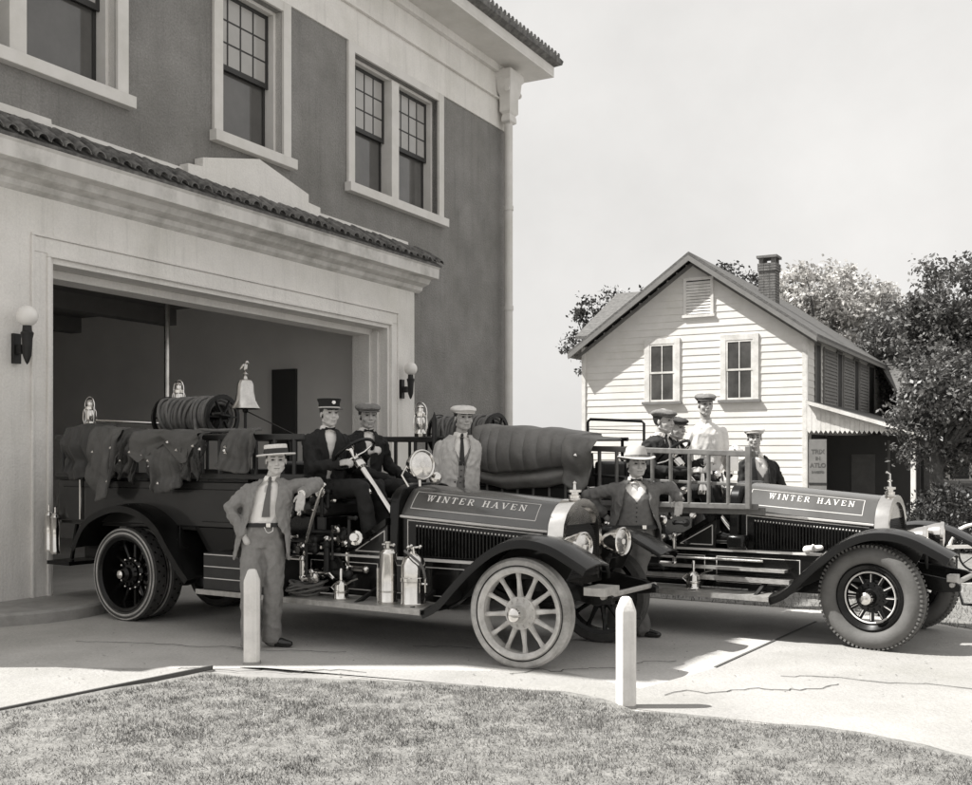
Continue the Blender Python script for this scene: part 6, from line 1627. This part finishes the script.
# pale, feathery trees right of the chimney
Z = 42
tree('tree', 'pale blossoming tree directly beside the chimney', (Zx(810,Z),Z,0), 5.2, .25, [(-.2,0,Zh(300,Z),1.6,1.6,1.7),(.6,0,Zh(325,Z),1.7,1.6,1.6),(-.1,0,Zh(355,Z),2,1.6,1.6)], 150, 60, .20, LEAF['l'], 51, gB, .5)
tree('tree', 'broad pale tree above the shuttered side wall of the white house', (Zx(862,Z),Z+1,0), 5.2, .28, [(0,0,Zh(298,Z),1.7,1.7,1.4),(-.8,0,Zh(330,Z),1.6,1.6,1.5),(1.0,0,Zh(322,Z),1.8,1.6,1.6),(.3,0,Zh(360,Z),2.3,1.6,1.6)], 210, 60, .20, LEAF['l'], 52, gB, .5)
Z = 44
tree('tree', 'mid grey tree rising behind the pale blossoming trees', (Zx(838,Z),Z+3,0), 5.5, .28, [(0,0,Zh(296,Z),2.0,1.7,1.4),(-1.3,0,Zh(320,Z),2,1.6,1.5),(1.6,0,Zh(318,Z),2,1.6,1.6),(.3,0,Zh(360,Z),3.6,1.6,2.2)], 240, 55, .20, LEAF['m'], 55, gB, .5)
Z = 36
tree('tree', 'tall mid grey tree rising above the near glossy leaved one', (Zx(962,Z),Z,0), 5, .3, [(0,0,Zh(300,Z),1.9,1.7,1.4),(-1.3,0,Zh(335,Z),1.9,1.7,1.6),(1.6,0,Zh(300,Z),2.2,1.8,2.0),(0,0,Zh(370,Z),3.2,2,2.0),(.5,0,Zh(410,Z),3.0,2,1.6)], 560, 60, .17, LEAF['m'], 53, gB, .5)
tree('tree', 'dark tree beyond the far end of the white house', (Zx(915,Z+1),Z+2,0), 4, .25, [(0,0,Zh(345,Z),1.7,1.6,1.6),(-.4,0,Zh(385,Z),1.9,1.6,1.7),(1.2,0,Zh(370,Z),1.8,1.6,1.7)], 220, 60, .16, LEAF['m'], 54, gB, .5)
# near glossy leaved tree
Z = 19.5
tree('tree', 'small tree with large glossy leaves hanging over the porch corner', (Zx(948,Z),Z+.4,0), 2.3, .13, [(.3,0,Zh(395,Z),.95,.9,.62),(-.38,-.1,Zh(418,Z),.5,.6,.42),(.55,0,Zh(440,Z),.8,.8,.45),(.1,.3,Zh(370,Z),.6,.6,.5),(1.2,.2,Zh(400,Z),.8,.8,1.1),(.15,.3,Zh(450,Z),.7,.6,.4),(.9,.3,Zh(455,Z),.8,.7,.4)], 360, 42, .10, LEAF['s'], 61, None, .30, .55)
# shrubs and low plants by the bungalow
def shrub(label, px, Z, w, h, n, lm, seed, size=.09):
    rg = np.random.default_rng(seed); t = thing('shrub', label, 'shrub', (Zx(px,Z),Z,0), 0, 'shrubs in front of the bungalow')
    C = rg.normal(size=(n,3)); C /= np.linalg.norm(C,axis=1)[:,None]; C *= rg.uniform(.4,1,(n,1))**.5; C = C*np.array([w,w*.8,h*.55])+np.array([0,0,h*.5]); C[:,2] = np.maximum(C[:,2],.03)
    link('foliage', leafmesh('foliage', C, size, .5, rg), lm, t)
    b = MB(); rs = random.Random(seed)
    for k in range(6): b.cyl((0,0,0),(rs.uniform(-w,w)*.6,rs.uniform(-w,w)*.5,h*.7),.015,.008,6)
    b.build('stem', M['bark'], t)
shrub('low dark shrub beside the pale bungalow steps', 926, 20.5, .55, .7, 900, LEAF['d'], 71)
shrub('ragged shrub just behind the white handcart hoop', 946, 19.0, .75, 1.15, 2000, LEAF['d'], 72)
shrub('tallest bushy shrub, beyond the white handcart', 974, 18.6, .7, 1.1, 1500, LEAF['d'], 73)
shrub('small weed clump on the lawn beyond the ballooned tyre', 932, 17.2, .3, .3, 500, LEAF['m'], 74, .07)
# white hooped handcart at the right edge
cart = thing('handcart', 'small white handcart with a curved hoop and spoked wheel on the far lawn', 'cart', (Zx(958,15.5),15.5,0), R(-10))
b = MB(); b.tube([( -.05+.36*math.cos(a)+.3, 0, .36+.33*math.sin(a)) for a in [PI*.0+PI*i/20 for i in range(21)]], .025, 8); b.bar((-.25,0,.36),(.75,0,.38),.06,.05); b.tube([(-.25,0,.36),(-.32,0,.30),(-.30,0,.2)],.02,8); b.build('frame', M['white'], cart)
b = MB(); b.tube([(.30+.26*math.cos(a), .12, .26+.26*math.sin(a)) for a in [2*PI*i/28 for i in range(28)]], .016, 7, closed=True)
for k in range(5): a = k*2*PI/5; b.cyl((.3,.12,.26),(.3+.26*math.cos(a),.12,.26+.26*math.sin(a)),.009,.009,6)
b.build('wheel', M['iron'], cart)
b = MB(); b.cyl((-.02,0,.0),(-.02,0,.35),.015,.015,8); b.cyl((.62,0,.0),(.62,0,.35),.015,.015,8); b.build('leg', M['iron'], cart)

# ================================================================ grass on the front lawn (mass of short blades)
def inpoly(x, y, P):
    c = np.zeros(len(x), bool); n = len(P); j = n-1
    for i in range(n):
        xi, yi = P[i]; xj, yj = P[j]
        m = ((yi > y) != (yj > y)) & (x < (xj-xi)*(y-yi)/(yj-yi+1e-12)+xi); c ^= m; j = i
    return c
GPOLY = [(-6,5.6),gp(10,716), gp(120,695), gp(205,679),gp(240,682), gp(330,686), gp(420,688), gp(500,693), gp(560,698), gp(600,706), gp(640,718), gp(700,723), gp(760,729), gp(870,742),gp(940,758),(3.2,5.0),(-6,4.6)]
rg = np.random.default_rng(5); N_ = 330000
x = rg.uniform(-5,4,N_); y = rg.uniform(4.7,8.6,N_); k = inpoly(x,y,GPOLY); x = x[k]; y = y[k]
nz = np.array([noise.noise(Vector((a*5.5,b_*5.5,0)))+.7*noise.noise(Vector((a*16,b_*16,5))) for a, b_ in zip(x,y)])
nz += np.array([.9*noise.noise(Vector((a*1.3,b_*1.3,8))) for a, b_ in zip(x,y)])
k = nz > rg.uniform(-1.1,.9,len(nz)); x = x[k]; y = y[k]; nz = nz[k]; n = len(x)
h = rg.uniform(.006,.024,n)*(1+.5*np.clip(nz,-.5,1)); a = rg.uniform(0,2*PI,n); lx = rg.normal(size=n)*.012; ly = rg.normal(size=n)*.012; w = rg.uniform(.0018,.0035,n)
v = np.empty((n,3,3)); v[:,0] = np.stack([x-w*np.cos(a), y-w*np.sin(a), np.full(n,.028)],1); v[:,1] = np.stack([x+w*np.cos(a), y+w*np.sin(a), np.full(n,.028)],1); v[:,2] = np.stack([x+lx, y+ly, .03+h],1)
me = bpy.data.meshes.new('grass'); me.vertices.add(n*3); me.vertices.foreach_set('co', v.ravel()); me.loops.add(n*3); me.loops.foreach_set('vertex_index', np.arange(n*3)); me.polygons.add(n); me.polygons.foreach_set('loop_start', np.arange(n)*3); me.update(calc_edges=True)
o = link('grass', me, LEAF['g']); tag(o, 'short worn grass of the front lawn', 'grass', kind='stuff')
# grass beyond the engines
N_ = 60000; x = rg.uniform(0,14,N_); y = rg.uniform(9.6,22,N_)
BP = [gp(640,597), gp(812,611), gp(925,623), gp(972,631), (14,9.6),(14,13.2),(9,13.4),gp(972,586),gp(930,584),gp(800,578),(2,17),(0,17)]
k = inpoly(x,y,BP); x = x[k]; y = y[k]; n = len(x)
a = rg.uniform(0,2*PI,n); w = rg.uniform(.003,.006,n); h = rg.uniform(.02,.07,n)
v = np.empty((n,3,3)); v[:,0] = np.stack([x-w*np.cos(a), y-w*np.sin(a), np.full(n,.0)],1); v[:,1] = np.stack([x+w*np.cos(a), y+w*np.sin(a), np.full(n,.0)],1); v[:,2] = np.stack([x+rg.normal(size=n)*.02, y+rg.normal(size=n)*.02, h],1)
me = bpy.data.meshes.new('grass'); me.vertices.add(n*3); me.vertices.foreach_set('co', v.ravel()); me.loops.add(n*3); me.loops.foreach_set('vertex_index', np.arange(n*3)); me.polygons.add(n); me.polygons.foreach_set('loop_start', np.arange(n)*3); me.update(calc_edges=True)
o = link('grass', me, LEAF['g']); tag(o, 'rough grass of the lawn beyond the right engine', 'grass', kind='stuff')
# fallen leaves and litter specks on the drive
b = MB(); rs = random.Random(9)
for i in range(240):
    px = rs.uniform(20,960); py = rs.uniform(628,700); X, Y = gp(px,py); a = rs.uniform(0,6); r = rs.uniform(.006,.016)
    b.add([(X+r*math.cos(a+q)*(1 if j % 2 else .5), Y+r*math.sin(a+q)*(1 if j % 2 else .5), .016+rs.uniform(0,.006)) for j, q in enumerate((0,1.57,3.14,4.71))], [(0,1,2,3)])
o = b.build('leaf_litter', M['turf'], None, smooth=0); tag(o, 'tiny scraps of leaf litter on the drive', 'litter', kind='stuff')

# ================================================================ light, sky, camera
w = bpy.data.worlds.new('World'); SC.world = w; w.use_nodes = True; nt = w.node_tree; N = nt.nodes; Lk = nt.links
bgn = N['Background']; sky = N.new('ShaderNodeTexSky'); sky.sky_type = 'NISHITA'; sky.sun_disc = False
SD = Vector((1, .02, -1.34)).normalized()          # direction the light travels
el = math.asin(-SD.z); sky.sun_elevation = el; sky.sun_rotation = math.atan2(-SD.x, -SD.y); sky.air_density = 1; sky.dust_density = 3
bw = N.new('ShaderNodeRGBToBW'); Lk.new(sky.outputs['Color'], bw.inputs['Color'])
tc = N.new('ShaderNodeTexCoord'); nz = N.new('ShaderNodeTexNoise'); nz.inputs['Scale'].default_value = 2.2; nz.inputs['Detail'].default_value = 8; nz.inputs['Roughness'].default_value = .6
Lk.new(tc.outputs['Generated'], nz.inputs['Vector'])
cr = N.new('ShaderNodeValToRGB'); e = cr.color_ramp.elements; e[0].position = .3; e[0].color = (SKY0,SKY0*.98,SKY0*.952,1); e[1].position = .7; e[1].color = (SKY1,SKY1*.98,SKY1*.952,1)
Lk.new(nz.outputs['Fac'], cr.inputs['Fac'])
mul = N.new('ShaderNodeMixRGB'); mul.blend_type = 'MULTIPLY'; mul.inputs['Fac'].default_value = 1; mul.inputs['Color2'].default_value = (10,10,10,1); Lk.new(cr.outputs['Color'], mul.inputs['Color1'])
mx = N.new('ShaderNodeMixRGB'); mx.inputs['Fac'].default_value = .82; Lk.new(bw.outputs['Val'], mx.inputs['Color1']); Lk.new(mul.outputs['Color'], mx.inputs['Color2'])
Lk.new(mx.outputs['Color'], bgn.inputs['Color']); bgn.inputs['Strength'].default_value = .1
sl_ = bpy.data.lights.new('sun','SUN'); sl_.energy = SUN; sl_.angle = R(.6); sl_.color = (1,.985,.95)
so = bpy.data.objects.new('sun', sl_); COL.objects.link(so); so.rotation_euler = SD.to_track_quat('-Z','Y').to_euler()
cam = bpy.data.cameras.new('camera'); cam.sensor_width = 36; cam.lens = 36*1070/972; cam.shift_y = (458-392.5)/972; cam.clip_end = 1000; cam.clip_start = .1
co = bpy.data.objects.new('camera', cam); COL.objects.link(co); co.location = (0,0,EYE); co.rotation_euler = (R(90),0,0); SC.camera = co
vs = SC.view_settings; vs.view_transform = 'Standard'; vs.look = 'None'; vs.exposure = EXPO; vs.gamma = 1; vs.use_curve_mapping = False
SC.cycles.max_bounces = 8
